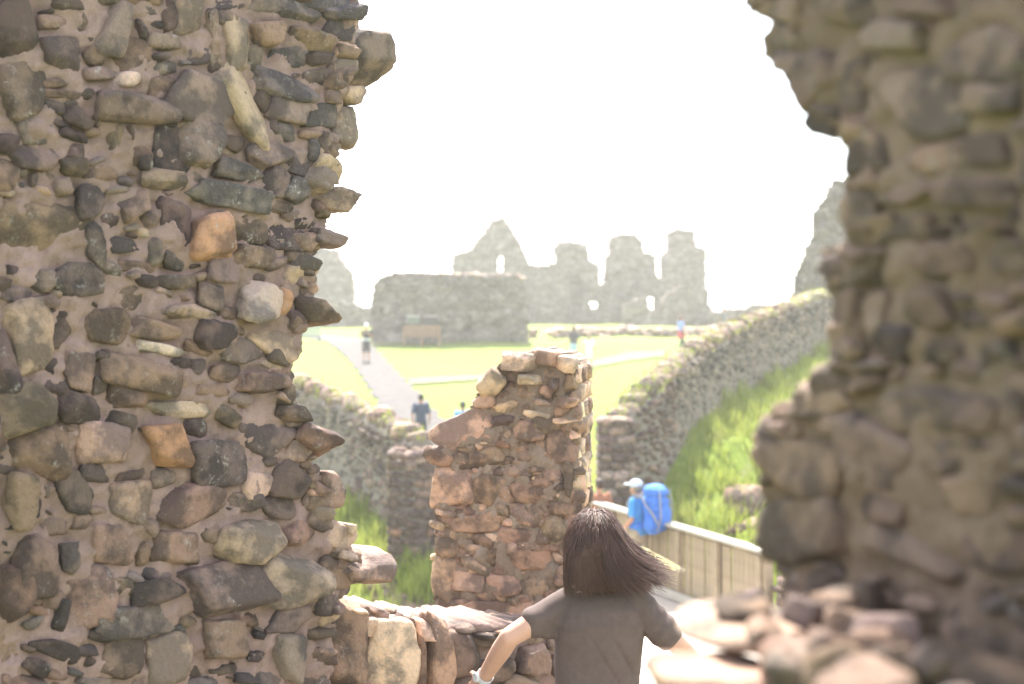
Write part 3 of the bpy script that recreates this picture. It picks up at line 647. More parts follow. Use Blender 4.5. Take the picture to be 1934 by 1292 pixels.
ruin('castle_ruin', 'roofless castle ruin with a pointed gable and three chimney-like towers against the white sky', 'castle', 105, CAS,
     [[(939, 490), (945, 482), (956, 484), (958, 512), (944, 516), (939, 505)], [(1113, 570), (1134, 567), (1137, 578), (1130, 586), (1115, 586)], [(1222, 566), (1232, 558), (1244, 560), (1244, 586), (1226, 588)]],
     thick=2.2, recess=[[(1074, 520), (1098, 518), (1102, 545), (1098, 600), (1078, 600)], [(1164, 512), (1208, 510), (1208, 545), (1198, 552), (1196, 618), (1172, 618), (1170, 550), (1163, 545)]], yaw=4)
CAS2 = [(1180, 650), (1182, 575), (1212, 560), (1222, 590), (1245, 592), (1256, 560), (1290, 540), (1325, 545), (1338, 600), (1338, 650)]
ruin('buttress_ruin', 'broken buttress mass standing at the foot of the right castle tower', 'ruin', 101, CAS2, [], thick=2.0)
RU1 = [(699, 655), (702, 565), (706, 540), (716, 526), (738, 518), (765, 515), (850, 521), (930, 520), (978, 521), (988, 532), (996, 575), (998, 655)]
r1, pl1 = ruin('ruined_wall', 'thick free-standing block of grey rubble wall behind the timber bench', 'wall', 72, RU1, [[(880, 592), (890, 590), (892, 604), (882, 605)]][:0], thick=2.2, cell=.11, recess=[[(884, 595), (891, 594), (892, 606), (885, 607)], [(716, 580), (722, 579), (723, 592), (717, 592)], [(878, 612), (888, 612), (889, 628), (879, 628)]])
for k in range(130):      # the light stones along its broken top
    u = random.random(); px = 712 + u * 275; py = np.interp(px, [703, 718, 740, 765, 978, 990], [550, 532, 521, 517, 521, 535])
    p = pl1.P(px, py) - pl1.n * random.random() * 2.1; s = random.uniform(.1, .24); pool_stone(r1, p, s, s, s * .55, random.random() * 3, random.choice('lwtg'))
ruin('gable_ruin', 'steep grey gable end far behind the left rubble wall', 'ruin', 110, [(480, 650), (480, 430), (560, 440), (612, 468), (632, 474), (648, 500), (665, 532), (663, 545), (666, 560), (663, 650)], thick=3)
ruin('boundary_wall', 'low far wall with an uneven top between the gable and the grey ruin block', 'wall', 98, [(480, 640), (480, 575), (560, 572), (600, 568), (640, 566), (668, 574), (690, 580), (720, 584), (720, 640)], thick=1)
ruin('boundary_wall', 'low pale wall on the skyline between the castle and the curving wall', 'wall', 100, [(1335, 640), (1338, 587), (1370, 583), (1400, 583), (1440, 575), (1480, 573), (1494, 580), (1560, 585), (1560, 640)], thick=1)
ruin('tower_ruin', 'tall ragged ruin rising behind the curving wall at the edge of the dark foreground', 'ruin', 60, [(1720, 330), (1612, 335), (1575, 340), (1565, 350), (1560, 368), (1546, 386), (1536, 405), (1533, 440), (1519, 475), (1506, 510), (1498, 545), (1492, 575), (1490, 620), (1720, 620)], thick=2.2, cell=.11, yaw=-1)
# excavated foundations: lines of pale stones
def stone_line(label, pts, n, s0, s1, pal):
    A = [ground_at(px, py) for px, py in pts]; root = thing('foundation_wall', A[0], label, 'low wall')
    for k in range(n):
        t = random.random() * (len(A) - 1); i = min(int(t), len(A) - 2); p = A[i].lerp(A[i + 1], t - i)
        s = random.uniform(s0, s1); x = p.x + random.gauss(0, .1); y = p.y + random.gauss(0, .35)
        pool_stone(root, (x, y, gz(x, y) + random.uniform(0, .45)), s, s, s * .62, random.random() * 3, random.choice(pal))
stone_line('low line of pale tumbled stones across the grass in front of the castle', [(1040, 640), (1110, 636), (1180, 633), (1260, 636), (1300, 634), (1400, 630), (1430, 628)], 200, .14, .34, 'wltg')
stone_line('short stub of tumbled foundation stones at the right foot of the grey ruin block', [(965, 640), (985, 641), (1012, 638)], 40, .14, .3, 'wtg')
stone_line('heap of pale stones on the grass just behind the top of the curving wall', [(1380, 622), (1415, 616), (1450, 608)], 50, .16, .34, 'wwl')

# ------------------------------------------------------------------ grass blades
def blades(name, pts, h0, h1, wd, per=1):
    n = len(pts) * per; P = np.repeat(np.array(pts), per, 0); P = P + np.concatenate([RNG.normal(size=(n, 2)) * .05, np.zeros((n, 1))], 1)
    a = RNG.rand(n) * 6.283; h = h0 + RNG.rand(n) * (h1 - h0); ln = RNG.rand(n) * .7 * h; la = RNG.rand(n) * 6.283
    dx = np.cos(a) * wd; dy = np.sin(a) * wd; z0 = np.zeros(n)
    v0 = P + np.stack([dx, dy, z0 - .02], 1); v1 = P - np.stack([dx, dy, z0 + .02], 1)
    mid = P + np.stack([np.cos(la) * ln * .35, np.sin(la) * ln * .35, h * .6], 1)
    v2 = mid - np.stack([dx, dy, z0], 1) * .7; v3 = mid + np.stack([dx, dy, z0], 1) * .7
    v4 = P + np.stack([np.cos(la) * ln, np.sin(la) * ln, h], 1)
    V = np.stack([v0, v1, v2, v3, v4], 1).reshape(-1, 3); b = (np.arange(n) * 5)[:, None]
    q = (b + np.array([0, 1, 2, 3])).tolist(); t = (b + np.array([3, 2, 4])).tolist()
    return link_mesh(name, mesh_np(name, V, q + t), M_blade, kind='stuff')
def scatter(n, x0, x1, y0, y1, cond):
    X = RNG.uniform(x0, x1, n); Y = RNG.uniform(y0, y1, n); Zt = terr(X, Y)
    e = .15; nz = 1 / np.sqrt(1 + ((terr(X + e, Y) - Zt) / e) ** 2 + ((terr(X, Y + e) - Zt) / e) ** 2)
    ins = inside_poly(X, Y, COURT); k = cond(X, Y, Zt, nz, ins)
    return np.stack([X, Y, Zt], 1)[k]
pb = scatter(26000, -9, 13, 19, 46, lambda X, Y, Zz, nz, ins: (~ins) & (nz + RNG.normal(size=len(X)) * .12 > .66) & (Zz > -9))
tag(blades('long_grass', pb, .1, .34, .012, 3), 'long tussocky grass on the steep banks outside the court walls', 'grass')
pc_ = scatter(30000, -9, 12, 26.5, 48, lambda X, Y, Zz, nz, ins: ins & ~((Y < 60) & (X < .3 + (Y - 26) * -.03) & (X > -1.0 - (Y - 26) * .15)))
tag(blades('lawn_grass', pc_, .03, .08, .012, 2), 'short bright grass of the court lawn', 'grass')
cl_ = pb[RNG.choice(len(pb), 420)]; tf = np.repeat(cl_, 45, 0) + np.concatenate([RNG.normal(size=(420 * 45, 2)) * .13, np.zeros((420 * 45, 1))], 1); tf[:, 2] = terr(tf[:, 0], tf[:, 1])
tag(blades('grass_tussocks', tf, .25, .6, .013, 1), 'taller tussocks standing up from the bank grass', 'grass')
wt = []
for ci in (copeR, copeL):
    for (loc, sx, sy, sz, yaw) in ci:
        for k in range(9): wt.append((loc[0] + random.gauss(0, .12), loc[1] + random.gauss(0, .12), loc[2] + random.uniform(-.05, .1)))
tag(blades('wall_top_grass', wt, .04, .14, .01, 3), 'dry grass and moss tufts growing between the cope stones', 'grass')

for (lab, spots) in (('brown rock outcrop breaking through the grass bank right of the footbridge', [(1404, 900, 27.5), (1425, 860, 28), (1395, 950, 26.5), (1430, 930, 26.5), (1415, 985, 25.5), (1380, 1000, 25)]), ('brown rock outcrop at the foot of the dark stone pier on the left', [(745, 1085, 24.8), (770, 1110, 24.5), (720, 1070, 25), (790, 1130, 24.3), (735, 1120, 24.5)])):
    p0 = at(*spots[0]); rr = thing('rock_outcrop', (p0.x, p0.y, gz(p0.x, p0.y)), lab, 'rock')
    for (px, py, Y) in spots:
        q = at(px, py, Y); zz = gz(q.x, q.y)
        for k in range(3): s_ = random.uniform(.18, .4); world_rock('rock', (q.x - s_ + random.gauss(0, .2), q.y - s_, zz - s_ * .8), (q.x + s_, q.y + s_, zz + s_ * .35), rr, 'v', M_rock_mid, 3, random.random() * 3, (random.gauss(0, .3), random.gauss(0, .3)))
# ------------------------------------------------------------------ footbridge
M_deck = simple('bleached deck timber', (.44, .38, .32), .85, .12, 3, .4, .004)
M_rail = simple('weathered pale timber', (.29, .225, .15), .8, .2, 5, .4, .004)
M_cap = simple('silvered handrail timber', (.36, .33, .28), .75, .1, 5, .3, .003)
ZD = -4.35
bridge = thing('footbridge', (2.4, 22, ZD), 'pale timber footbridge deck crossing the ravine to the castle court', 'bridge')
def lerp2(a, b, t): return (a[0] + (b[0] - a[0]) * t, a[1] + (b[1] - a[1]) * t)
RA, RB = (3.42, 19.35), (.95, 25.5)           # rail line, near to far
# planks run across the walkway
dirv = Vector((RB[0] - RA[0], RB[1] - RA[1], 0)).normalized(); nrmv = Vector((-dirv.y, dirv.x, 0))
pk = []; t = -9.0
me_pl = None
Lr = math.hypot(RB[0] - RA[0], RB[1] - RA[1])
bm0 = []
while t < Lr + .4:
    c = Vector((RA[0], RA[1], ZD)) + dirv * t; wL = 1.9 if t > 1.2 else 3.5; wR = .12 if t > 0 else 1.0
    a = c - nrmv * wR; b = c + nrmv * wL
    bm0.append((a, b)); t += .15
root_b = bridge
plank_me = {}
for i, (a, b) in enumerate(bm0):
    key = round((b - a).length, 2)
    if key not in plank_me:
        bm = bmesh.new(); bmesh.ops.create_cube(bm, size=1)
        for v in bm.verts: v.co = Vector((v.co.x * key, v.co.y * .142, v.co.z * .04))
        bmesh.ops.bevel(bm, geom=bm.edges[:], offset=.004, segments=1, affect='EDGES')
        me = bpy.data.meshes.new('plank'); bm.to_mesh(me); bm.free(); me.materials.append(M_deck); plank_me[key] = me
    o = bpy.data.objects.new('plank', plank_me[key]); col.objects.link(o); o.parent = bridge
    m_ = (a + b) / 2; o.location = m_ + Vector((0, 0, -.02 + random.gauss(0, .0015))) - root_of(bridge); o.rotation_euler = (0, 0, math.atan2((b - a).y, (b - a).x) + random.gauss(0, .001))
for s in (.3, 1.6, 2.9):
    a = Vector((RA[0], RA[1], ZD)) + dirv * -8.8 + nrmv * s; b = Vector((RA[0], RA[1], ZD)) + dirv * ((Lr + .3) if s < 2 else 1.1) + nrmv * s; m_ = (a + b) / 2
    box_mesh('beam', m_ - Vector((.06, (b - a).length / 2, .36)), m_ + Vector((.06, (b - a).length / 2, -.045)), M_rail, bridge, rot=math.atan2(dirv.y, dirv.x) - math.pi / 2)
rail = thing('railing', (RA[0], RA[1], ZD), 'solid board timber railing with a sloped pale handrail along the right of the footbridge', 'railing')
yaw = math.atan2(dirv.y, dirv.x)
def rail_box(name, t0, t1, off, z0, z1, th, mat, bev=.004, root=rail, A=RA, d=dirv, yw=yaw):
    n_ = Vector((-d.y, d.x, 0)); c = Vector((A[0], A[1], 0)) + d * (t0 + t1) / 2 + n_ * off; c.z = ZD + (z0 + z1) / 2
    h = Vector(((t1 - t0) / 2, th / 2, (z1 - z0) / 2)); return box_mesh(name, c - h, c + h, mat, root, rot=yw, bev=bev)
t = .02
while t < Lr - .1:
    w_ = random.uniform(.085, .1); rail_box('board', t, t + w_, random.choice((-.012, .012)), .10, 1.02, .022, M_rail, .002); t += w_ + .012
t = 0
while t < Lr: rail_box('post', t - .05, t + .05, .055, -.1, 1.05, .075, M_rail, .006); t += 1.15
rail_box('post', -.13, .0, -.02, -.2, 1.1, .12, M_rail, .006)
rail_box('handrail', -.16, Lr, .02, 1.08, 1.135, .19, M_cap, .012)
rail_box('kerb_board', 0, Lr, .14, .03, .15, .07, M_cap, .008)
rail_box('top_rail', 0, Lr, -.03, .98, 1.07, .04, M_rail, .004)
d2 = Vector((1, .08, 0)).normalized()
r2 = thing('railing', (1.0, 25.5, ZD), 'short greenish rail crossing behind the pillar at the far end of the footbridge', 'railing')
M_green = simple('algae green timber', (.16, .20, .07), .85, .25, 5, .4, .004)
for (n_, a_, b_, z0, z1) in (('handrail', 0, .75, 1.06, 1.13), ('lower_rail', 0, .75, .55, .61)): rail_box(n_, a_, b_, 0, z0, z1, .07, M_green, .005, r2, (.95, 25.6), d2, math.atan2(d2.y, d2.x))
for a_ in (0, .62): rail_box('post', a_, a_ + .08, 0, -.1, 1.06, .08, M_green, .005, r2, (.95, 25.6), d2, math.atan2(d2.y, d2.x))
# rough stone abutment at the near end of the railing
ab = thing('abutment', (3.9, 18.6, -7), 'dark broken stone abutment against the near end of the timber railing', 'wall')
for k in range(70):
    pool_stone(ab, (3.62 + random.random() * .9, 18.5 + random.random() * 1.1, -6 + random.random() * 2.45), random.uniform(.1, .22), .18, random.uniform(.05, .11), random.gauss(0, .2), random.choice('bdtg'))
box_mesh('core', (3.65, 18.55, -7), (4.5, 19.6, -3.7), M_core, ab)

# ------------------------------------------------------------------ bench, boards and the grey box on the lawn
def bench(px, py, wpx):
    p = ground_at(px, py); w_ = wpx / F * p.y; root = thing('bench', p, 'weathered brown timber bench with a slatted back against the grey ruin block', 'bench')
    m = simple('brown bench timber', (.30, .19, .11), .8, .2, 8, .3, .004)
    for k in range(int(w_ / .14)):
        x = p.x - w_ / 2 + .07 + k * .14; box_mesh('slat', (x - .045, p.y - .02, p.z + .45), (x + .045, p.y + .01, p.z + .88), m, root)
    box_mesh('back_rail', (p.x - w_ / 2, p.y - .04, p.z + .88), (p.x + w_ / 2, p.y + .03, p.z + .98), m, root)
    box_mesh('seat', (p.x - w_ / 2, p.y - .5, p.z + .42), (p.x + w_ / 2, p.y - .03, p.z + .46), m, root)
    for x in (p.x - w_ / 2 + .05, p.x, p.x + w_ / 2 - .05):
        box_mesh('leg', (x - .04, p.y - .5, p.z - .03), (x + .04, p.y - .42, p.z + .64), m, root); box_mesh('leg', (x - .04, p.y - .04, p.z - .03), (x + .04, p.y + .04, p.z + .9), m, root)
        box_mesh('armrest', (x - .04, p.y - .52, p.z + .64), (x + .04, p.y, p.z + .68), m, root)
bench(797, 652, 70)
M_bpost = simple('dark metal post', (.08, .08, .08), .6)
for (px, lab, cc) in ((780, 'information board with a greenish panel behind the left half of the bench', (.14, .17, .12)), (812, 'information board with a dark panel behind the right half of the bench', (.05, .045, .04))):
    p = ground_at(px, 650); root = thing('information_board', p, lab, 'sign')
    box_mesh('panel', (p.x - .32, p.y + .18, p.z + 1.05), (p.x + .32, p.y + .24, p.z + 1.38), simple('board panel', cc, .5), root)
    box_mesh('top_edge', (p.x - .34, p.y + .15, p.z + 1.383), (p.x + .34, p.y + .27, p.z + 1.44), simple('pale board edge', (.5, .45, .42), .6), root)
    for s in (-.28, .28): box_mesh('post', (p.x + s - .03, p.y + .243, p.z), (p.x + s + .03, p.y + .3, p.z + 1.38), M_bpost, root)
p = ground_at(578, 646); root = thing('bench', p, 'grey stone-coloured seat at the edge of the path beside the left rubble wall', 'bench')
mg = simple('grey painted timber', (.22, .24, .25), .7)
for k in range(4): box_mesh('slat', (p.x - .75, p.y - .02, p.z + .30 + k * .14), (p.x + .75, p.y + .02, p.z + .40 + k * .14), mg, root)
box_mesh('seat', (p.x - .75, p.y - .45, p.z + .28), (p.x + .75, p.y - .04, p.z + .33), mg, root)
for s in (-.7, .7): box_mesh('leg', (p.x + s - .05, p.y - .42, p.z), (p.x + s + .05, p.y + .04, p.z + .28), mg, root)

# ------------------------------------------------------------------ people
def add_tube(bm, pts, radii, seg=14):
    """chain of tapered links with round joints; radii may be (across, deep) pairs in x / y"""
    for (a, b, ra, rb) in zip(pts[:-1], pts[1:], radii[:-1], radii[1:]):
        a = Vector(a); b = Vector(b); d = b - a
        if d.length < 1e-5: continue
        q = Vector((0, 0, 1)).rotation_difference(d.normalized()).to_matrix().to_4x4()
        bmesh.ops.create_cone(bm, cap_ends=True, segments=seg, radius1=ra, radius2=rb, depth=d.length, matrix=Matrix.Translation((a + b) / 2) @ q)
    for p, r in zip(pts, radii): bmesh.ops.create_uvsphere(bm, u_segments=seg, v_segments=seg // 2 + 1, radius=r, matrix=Matrix.Translation(p))
def add_loft(bm, rings, seg=28, p=2.3):
    """rings: (cx, cy, cz, rx, ry) bottom to top"""
    prev = None; first = None
    for (cx, cy, cz, rx, ry) in rings:
        vs_ = []
        for k in range(seg):
            a = 2 * math.pi * k / seg; c_, s_ = math.cos(a), math.sin(a)
            vs_.append(bm.verts.new((cx + rx * math.copysign(abs(c_) ** (2 / p), c_), cy + ry * math.copysign(abs(s_) ** (2 / p), s_), cz)))
        if prev:
            for k in range(seg): bm.faces.new((prev[k], prev[(k + 1) % seg], vs_[(k + 1) % seg], vs_[k]))
        else: first = vs_
        prev = vs_
    bm.faces.new(first[::-1]); bm.faces.new(prev)
def add_ell(bm, c, r, rot=(0, 0, 0)):
    bmesh.ops.create_uvsphere(bm, u_segments=24, v_segments=16, radius=1, matrix=Matrix.Translation(c) @ Euler(rot).to_matrix().to_4x4() @ Matrix.Diagonal((*r, 1)))
def remeshed(name, bm, voxel, smooth, mat, parent, fold=None):
    me = bpy.data.meshes.new(name); bm.to_mesh(me); bm.free()
    o = bpy.data.objects.new(name, me); col.objects.link(o)
    r = o.modifiers.new('r', 'REMESH'); r.mode = 'VOXEL'; r.voxel_size = voxel
    s = o.modifiers.new('s', 'SMOOTH'); s.iterations = smooth; s.factor = .5
    dg = bpy.context.evaluated_depsgraph_get(); me2 = bpy.data.meshes.new_from_object(o.evaluated_get(dg))
    col.objects.unlink(o); bpy.data.objects.remove(o); bpy.data.meshes.remove(me)
    n = len(me2.vertices); V = np.zeros(n * 3); me2.vertices.foreach_get('co', V); V = V.reshape(-1, 3)
    if fold is not None:
        Nn = np.zeros(n * 3); me2.vertices.foreach_get('normal', Nn); Nn = Nn.reshape(-1, 3); V = V + Nn * fold(V)[:, None]
        me2.vertices.foreach_set('co', V.ravel()); me2.update()
    me2.polygons.foreach_set('use_smooth', [True] * len(me2.polygons)); me2.name = name
    me2.materials.clear(); me2.materials.append(mat)
    ob = bpy.data.objects.new(name, me2); col.objects.link(ob); ob.parent = parent; return ob
def skin_mat(name, c):
    m, n, b = nodes(name); tc = n.nodes.new('ShaderNodeTexCoord'); f = noise(n, tc.outputs['Object'], 14, 4, .5)
    n.links.new(mixc(n, ramp(n, f, .3, .7), tuple(x * .88 for x in c), c), b.inputs['Base Color']); b.inputs['Roughness'].default_value = .55
    b.inputs['Subsurface Weight'].default_value = .12; b.inputs['Subsurface Radius'].default_value = (.02, .008, .004)
    return m
M_skin = skin_mat('light skin', (.58, .34, .25)); M_skin2 = skin_mat('tanned skin', (.42, .22, .14))
def hand(bm, wrist, dirn, palm_n, s=1.0, curl=.5, thumb=1):
    """palm, four unequal bent fingers and a thumb leaving the side of the palm"""
    d = Vector(dirn).normalized(); n = (Vector(palm_n) - d * Vector(palm_n).dot(d)).normalized(); a = d.cross(n) * thumb
    w0 = Vector(wrist)
    for k in (-1, -.33, .33, 1): add_tube(bm, [w0 + a * k * .018 * s, w0 + d * .085 * s + a * k * .032 * s], [.017 * s, .0125 * s], 8)
    for k, L in ((1, .068), (.35, .078), (-.35, .072), (-1, .056)):
        p = w0 + d * .085 * s + a * k * .032 * s; pts = [p]; ang = curl * .4
        for q in (.45, .32, .23):
            dd = d * math.cos(ang) + n * math.sin(ang); p = p + dd * L * q * s; pts.append(p); ang += curl
        add_tube(bm, pts, [.0095 * s, .009 * s, .008 * s, .0068 * s], 8)
    p = w0 + d * .025 * s + a * .028 * s; q = p + (d * .6 + a * .75 + n * .25).normalized() * .045 * s; r = q + (d * .9 + a * .25 + n * .4).normalized() * .034 * s
    add_tube(bm, [p, q, r], [.014 * s, .011 * s, .0085 * s], 8)
DEF = dict(head=(0, 0, 1.63), neck=(0, -.01, 1.46), shL=(-.175, 0, 1.42), elL=(-.25, -.02, 1.13), wrL=(-.24, .08, .88), shR=(.175, 0, 1.42), elR=(.25, -.02, 1.13), wrR=(.24, .08, .88),
           hipL=(-.09, 0, .93), knL=(-.10, .02, .5), anL=(-.10, 0, .09), hipR=(.09, 0, .93), knR=(.10, .02, .5), anR=(.10, 0, .09), lean=0.0)
def person(loc, yaw_, scale, label, pose=None, vox=.016, shirt=None, legs=None, shorts=False, hair=None, hairlen='short', cap=None, skin=None, shoes=(.05, .05, .05), sleeves=True, group=None, skirt=None, slim=1.0):
    J = dict(DEF); J.update(pose or {}); J = {k: (Vector(v) if k != 'lean' else v) for k, v in J.items()}
    root = thing('person', loc, label, 'person', group); root.rotation_euler = (0, 0, yaw_); root.scale = (scale,) * 3
    sk = skin or M_skin2; H = J['head']; bm = bmesh.new()
    add_ell(bm, H, (.075, .095, .115)); add_ell(bm, H + Vector((0, .035, -.06)), (.055, .06, .06)); add_tube(bm, [H + Vector((0, .09, .0)), H + Vector((0, .112, -.025))], [.012, .016], 8)
    for s in (-1, 1): add_ell(bm, H + Vector((s * .077, 0, -.01)), (.014, .022, .032))
    add_tube(bm, [H + Vector((0, -.01, -.07)), J['neck']], [.055, .06])
    tb = [(0, 0, .88, .15 * slim, .10), (0, 0, 1.02, .135 * slim, .092), (0, 0, 1.15, .13 * slim, .09), (0, 0, 1.3, .155 * slim, .1), (0, 0, 1.4, .155 * slim, .09), (0, 0, 1.455, .09, .07)]
    add_loft(bm, tb)
    for s in 'LR':
        add_tube(bm, [J['sh' + s], J['el' + s], J['wr' + s]], [.05, .038, .026]); sg = 1 if s == 'R' else -1
        hand(bm, J['wr' + s], J['wr' + s] - J['el' + s] + Vector((0, .02, 0)), (-sg, .3, 0), 1.0, .45, 1)
        add_tube(bm, [J['hip' + s], J['kn' + s], J['kn' + s].lerp(J['an' + s], .35) + Vector((0, -.02, 0)), J['an' + s]], [.082, .054, .052, .035])
    remeshed('body', bm, vox, 3, sk, root)
    g = .014
    if shirt:
        bm = bmesh.new(); add_loft(bm, [(0, 0, .90, .15 * slim + .02, .12), (0, 0, 1.02, .135 * slim + .022, .115), (0, 0, 1.15, .13 * slim + .022, .11), (0, 0, 1.3, .155 * slim + g, .115), (0, 0, 1.4, .155 * slim + g, .105), (0, 0, 1.465, .085, .08)])
        for s in 'LR':
            e = J['sh' + s].lerp(J['el' + s], .72 if sleeves else .15); add_tube(bm, [J['sh' + s], e], [.068, .06])
        remeshed('shirt', bm, vox, 3, shirt, root, lambda V: wave(V, 22, .004))
    if legs:
        bm = bmesh.new(); add_loft(bm, [(0, 0, .80, .155, .115), (0, 0, .9, .165 * slim, .12), (0, 0, 1.0, .145 * slim, .108)])
        for s in 'LR':
            h, k, a = J['hip' + s], J['kn' + s], J['an' + s]
            if shorts: add_tube(bm, [h, h.lerp(k, .9)], [.098, .085])
            else: add_tube(bm, [h, k, a.lerp(k, .06)], [.095, .072, .055])
        remeshed('shorts' if shorts else 'trousers', bm, vox, 3, legs, root, lambda V: wave(V, 18, .005))
    if skirt:
        bm = bmesh.new(); add_loft(bm, [(0, 0, .66, .2, .16), (0, 0, .9, .175, .125), (0, 0, 1.06, .15, .11)]); remeshed('skirt', bm, vox, 3, skirt, root)
    ms = simple('shoe', shoes, .6)
    for s in 'LR':
        a = J['an' + s]; bm = bmesh.new(); add_ell(bm, a + Vector((0, .055, -.045)), (.045, .13, .042)); add_ell(bm, a + Vector((0, -.01, -.02)), (.042, .055, .05)); remeshed('shoe', bm, max(.009, vox * .7), 2, ms, root)
    if hair:
        mh = simple('hair', hair, .5, .3, 60); bm = bmesh.new()
        add_ell(bm, H + Vector((0, -.018, .022)), (.086, .1, .112))
        if hairlen == 'long': add_ell(bm, H + Vector((0, -.06, -.09)), (.085, .055, .13))
        remeshed('hair', bm, vox * .8, 2, mh, root)
    if cap:
        mc = simple('cap cloth', cap, .8, .08); bm = bmesh.new(); add_ell(bm, H + Vector((0, -.005, .055)), (.093, .11, .085)); add_loft(bm, [(0, H.y + .13, H.z + .045, .07, .085), (0, H.y + .13, H.z + .06, .07, .085)]); remeshed('cap', bm, .012, 2, mc, root)
    return root, J
def cl(name, c): return simple(name, c, .85, .12, 12, .3, .003)
walkA = dict(knL=(-.09, .10, .51), anL=(-.09, .16, .12), knR=(.09, .02, .5), anR=(.09, -.16, .1), elL=(-.24, -.10, 1.14), wrL=(-.22, -.06, .89), wrR=(.24, .16, .9))
p = ground_at(692, 685); person(p, math.pi, 1.0, 'woman in white cap, black top and dark shorts standing on the path', dict(elL=(-.26, .05, 1.16), wrL=(-.12, .22, 1.32), elR=(.26, .05, 1.16), wrR=(.12, .22, 1.32)), .02, cl('black top', (.03, .03, .032)), cl('dark shorts', (.04, .04, .045)), True, (.04, .03, .02), 'short', (.75, .75, .75), skirt=None)
bz = p
bmj = bmesh.new(); add_loft(bmj, [(p.x, p.y, p.z + .98, .175, .14), (p.x, p.y, p.z + 1.1, .165, .13)]); oj = remeshed('tied_jacket', bmj, .02, 2, cl('pale grey jacket', (.5, .5, .52)), None)
tag(oj, 'pale grey jacket tied round the waist of the woman in the white cap', 'jacket')
p = Vector(((795 - CXP) / F * 41, 41, 0)); p.z = gz(p.x, p.y); person(p + Vector((0, 0, .06)), .05, 1.0, 'man in a navy polo shirt and dark trousers walking away along the path', walkA, .018, cl('navy polo', (.035, .055, .11)), cl('dark trousers', (.03, .032, .04)), False, (.03, .022, .018))
p = Vector(((874 - CXP) / F * 40, 40, 0)); p.z = gz(p.x, p.y); person(p, .2, .97, 'person in a light blue shirt half hidden behind the slanting pillar top', None, .018, cl('light blue shirt', (.16, .38, .66)), cl('blue jeans', (.06, .08, .13)), False, (.03, .022, .018))
p = ground_at(1083, 690); person(p, .6, 1.0, 'person in a dark top and pale blue jeans just above the pillar top', None, .02, cl('charcoal top', (.06, .06, .075)), cl('pale jeans', (.35, .5, .62)), False, (.10, .05, .03), 'long')
p = ground_at(1113, 697); person(p, -.3, .84, 'small person dressed all in white just right of the pillar top', dict(elL=(-.27, .05, 1.2), wrL=(-.15, .15, 1.35)), .02, cl('white top', (.72, .72, .74)), cl('white shorts', (.7, .7, .72)), True, (.3, .2, .12), 'long')
p = ground_at(1286, 666); person(p, -1.2, 1.03, 'person in pale blue top and red waist jacket striding across the lawn', dict(knL=(-.09, .18, .52), anL=(-.09, .26, .12), knR=(.09, -.02, .5), anR=(.09, -.2, .12), elL=(-.24, .06, 1.15), wrL=(-.18, .24, 1.3)), .02, cl('pale blue top', (.25, .35, .62)), cl('dark green leggings', (.03, .06, .055)), False, (.12, .06, .03), 'long', skirt=cl('red jacket', (.45, .06, .07)))
p = Vector(((1367 - CXP) / F * 78, 78, 0)); p.z = gz(p.x, p.y); person(p, .5, .95, 'person in a grey dress-like top with bare legs far off near the low pale wall', None, .022, cl('grey top', (.16, .16, .18)), cl('grey shorts', (.17, .15, .15)), True, (.25, .1, .06), 'short')
p = Vector(((1132 - CXP) / F * 24.3, 24.3, ZD)); person(p, 0.2, .86, 'dark-haired person mostly hidden behind the running woman at the bridge railing', None, .016, cl('rust top', (.30, .12, .07)), cl('black trousers', (.03, .03, .03)), False, (.04, .02, .015), 'short')

# ------ the hiker on the bridge, walking to the left
hp = Vector(((1208 - CXP) / F * 22.1, 22.1, ZD))
hroot, HJ = person(hp, math.radians(50), 1.0, 'hiker in a pale cap and bright blue shirt with a huge rucksack on the footbridge',
    dict(head=(0, .07, 1.615), neck=(0, .02, 1.46), elL=(-.25, -.02, 1.15), wrL=(-.2, .16, 1.0), elR=(.25, -.08, 1.14), wrR=(.22, .1, .98), knL=(-.09, .14, .52), anL=(-.09, .12, .09), knR=(.09, .02, .5), anR=(.09, -.12, .11)),
    .012, cl('bright blue shirt', (.05, .24, .55)), cl('khaki shorts', (.30, .24, .17)), True, (.2, .17, .14), 'short', (.45, .52, .60), shoes=(.14, .05, .04))
sg = bmesh.new(); add_loft(sg, [(0, .158, 1.6, .07, .02), (0, .158, 1.635, .07, .02)]); remeshed('sunglasses', sg, .006, 1, simple('dark lens', (.02, .02, .02), .2), hroot)
M_pk = cl('royal blue rucksack cloth', (.045, .15, .50)); M_st = cl('grey strap webbing', (.24, .25, .28))
pack = thing('rucksack', hp, 'large royal blue trekking rucksack with grey straps on the hiker\'s back', 'rucksack'); pack.rotation_euler = (0, 0, math.radians(50)); pack.scale = (1.15, 1.1, 1.03)
bm = bmesh.new(); add_loft(bm, [(0, -.27, .93, .10, .07), (0, -.28, .98, .165, .125), (0, -.29, 1.15, .19, .15), (0, -.285, 1.35, .185, .15), (0, -.27, 1.47, .17, .135), (0, -.26, 1.50, .13, .1)], p=2.25); remeshed('main_bag', bm, .012, 3, M_pk, pack, lambda V: wave(V, 25, .010) + .006 * np.sin(V[:, 2] * 55))
bm = bmesh.new(); add_loft(bm, [(0, -.27, 1.47, .15, .12), (0, -.28, 1.51, .185, .15), (0, -.27, 1.58, .175, .14), (0, -.25, 1.64, .12, .09)], p=2.6); remeshed('lid', bm, .012, 3, M_pk, pack, lambda V: wave(V, 25, .006))
bm = bmesh.new(); add_ell(bm, (0, -.43, 1.2), (.13, .05, .17)); remeshed('front_pocket', bm, .012, 2, M_pk, pack)
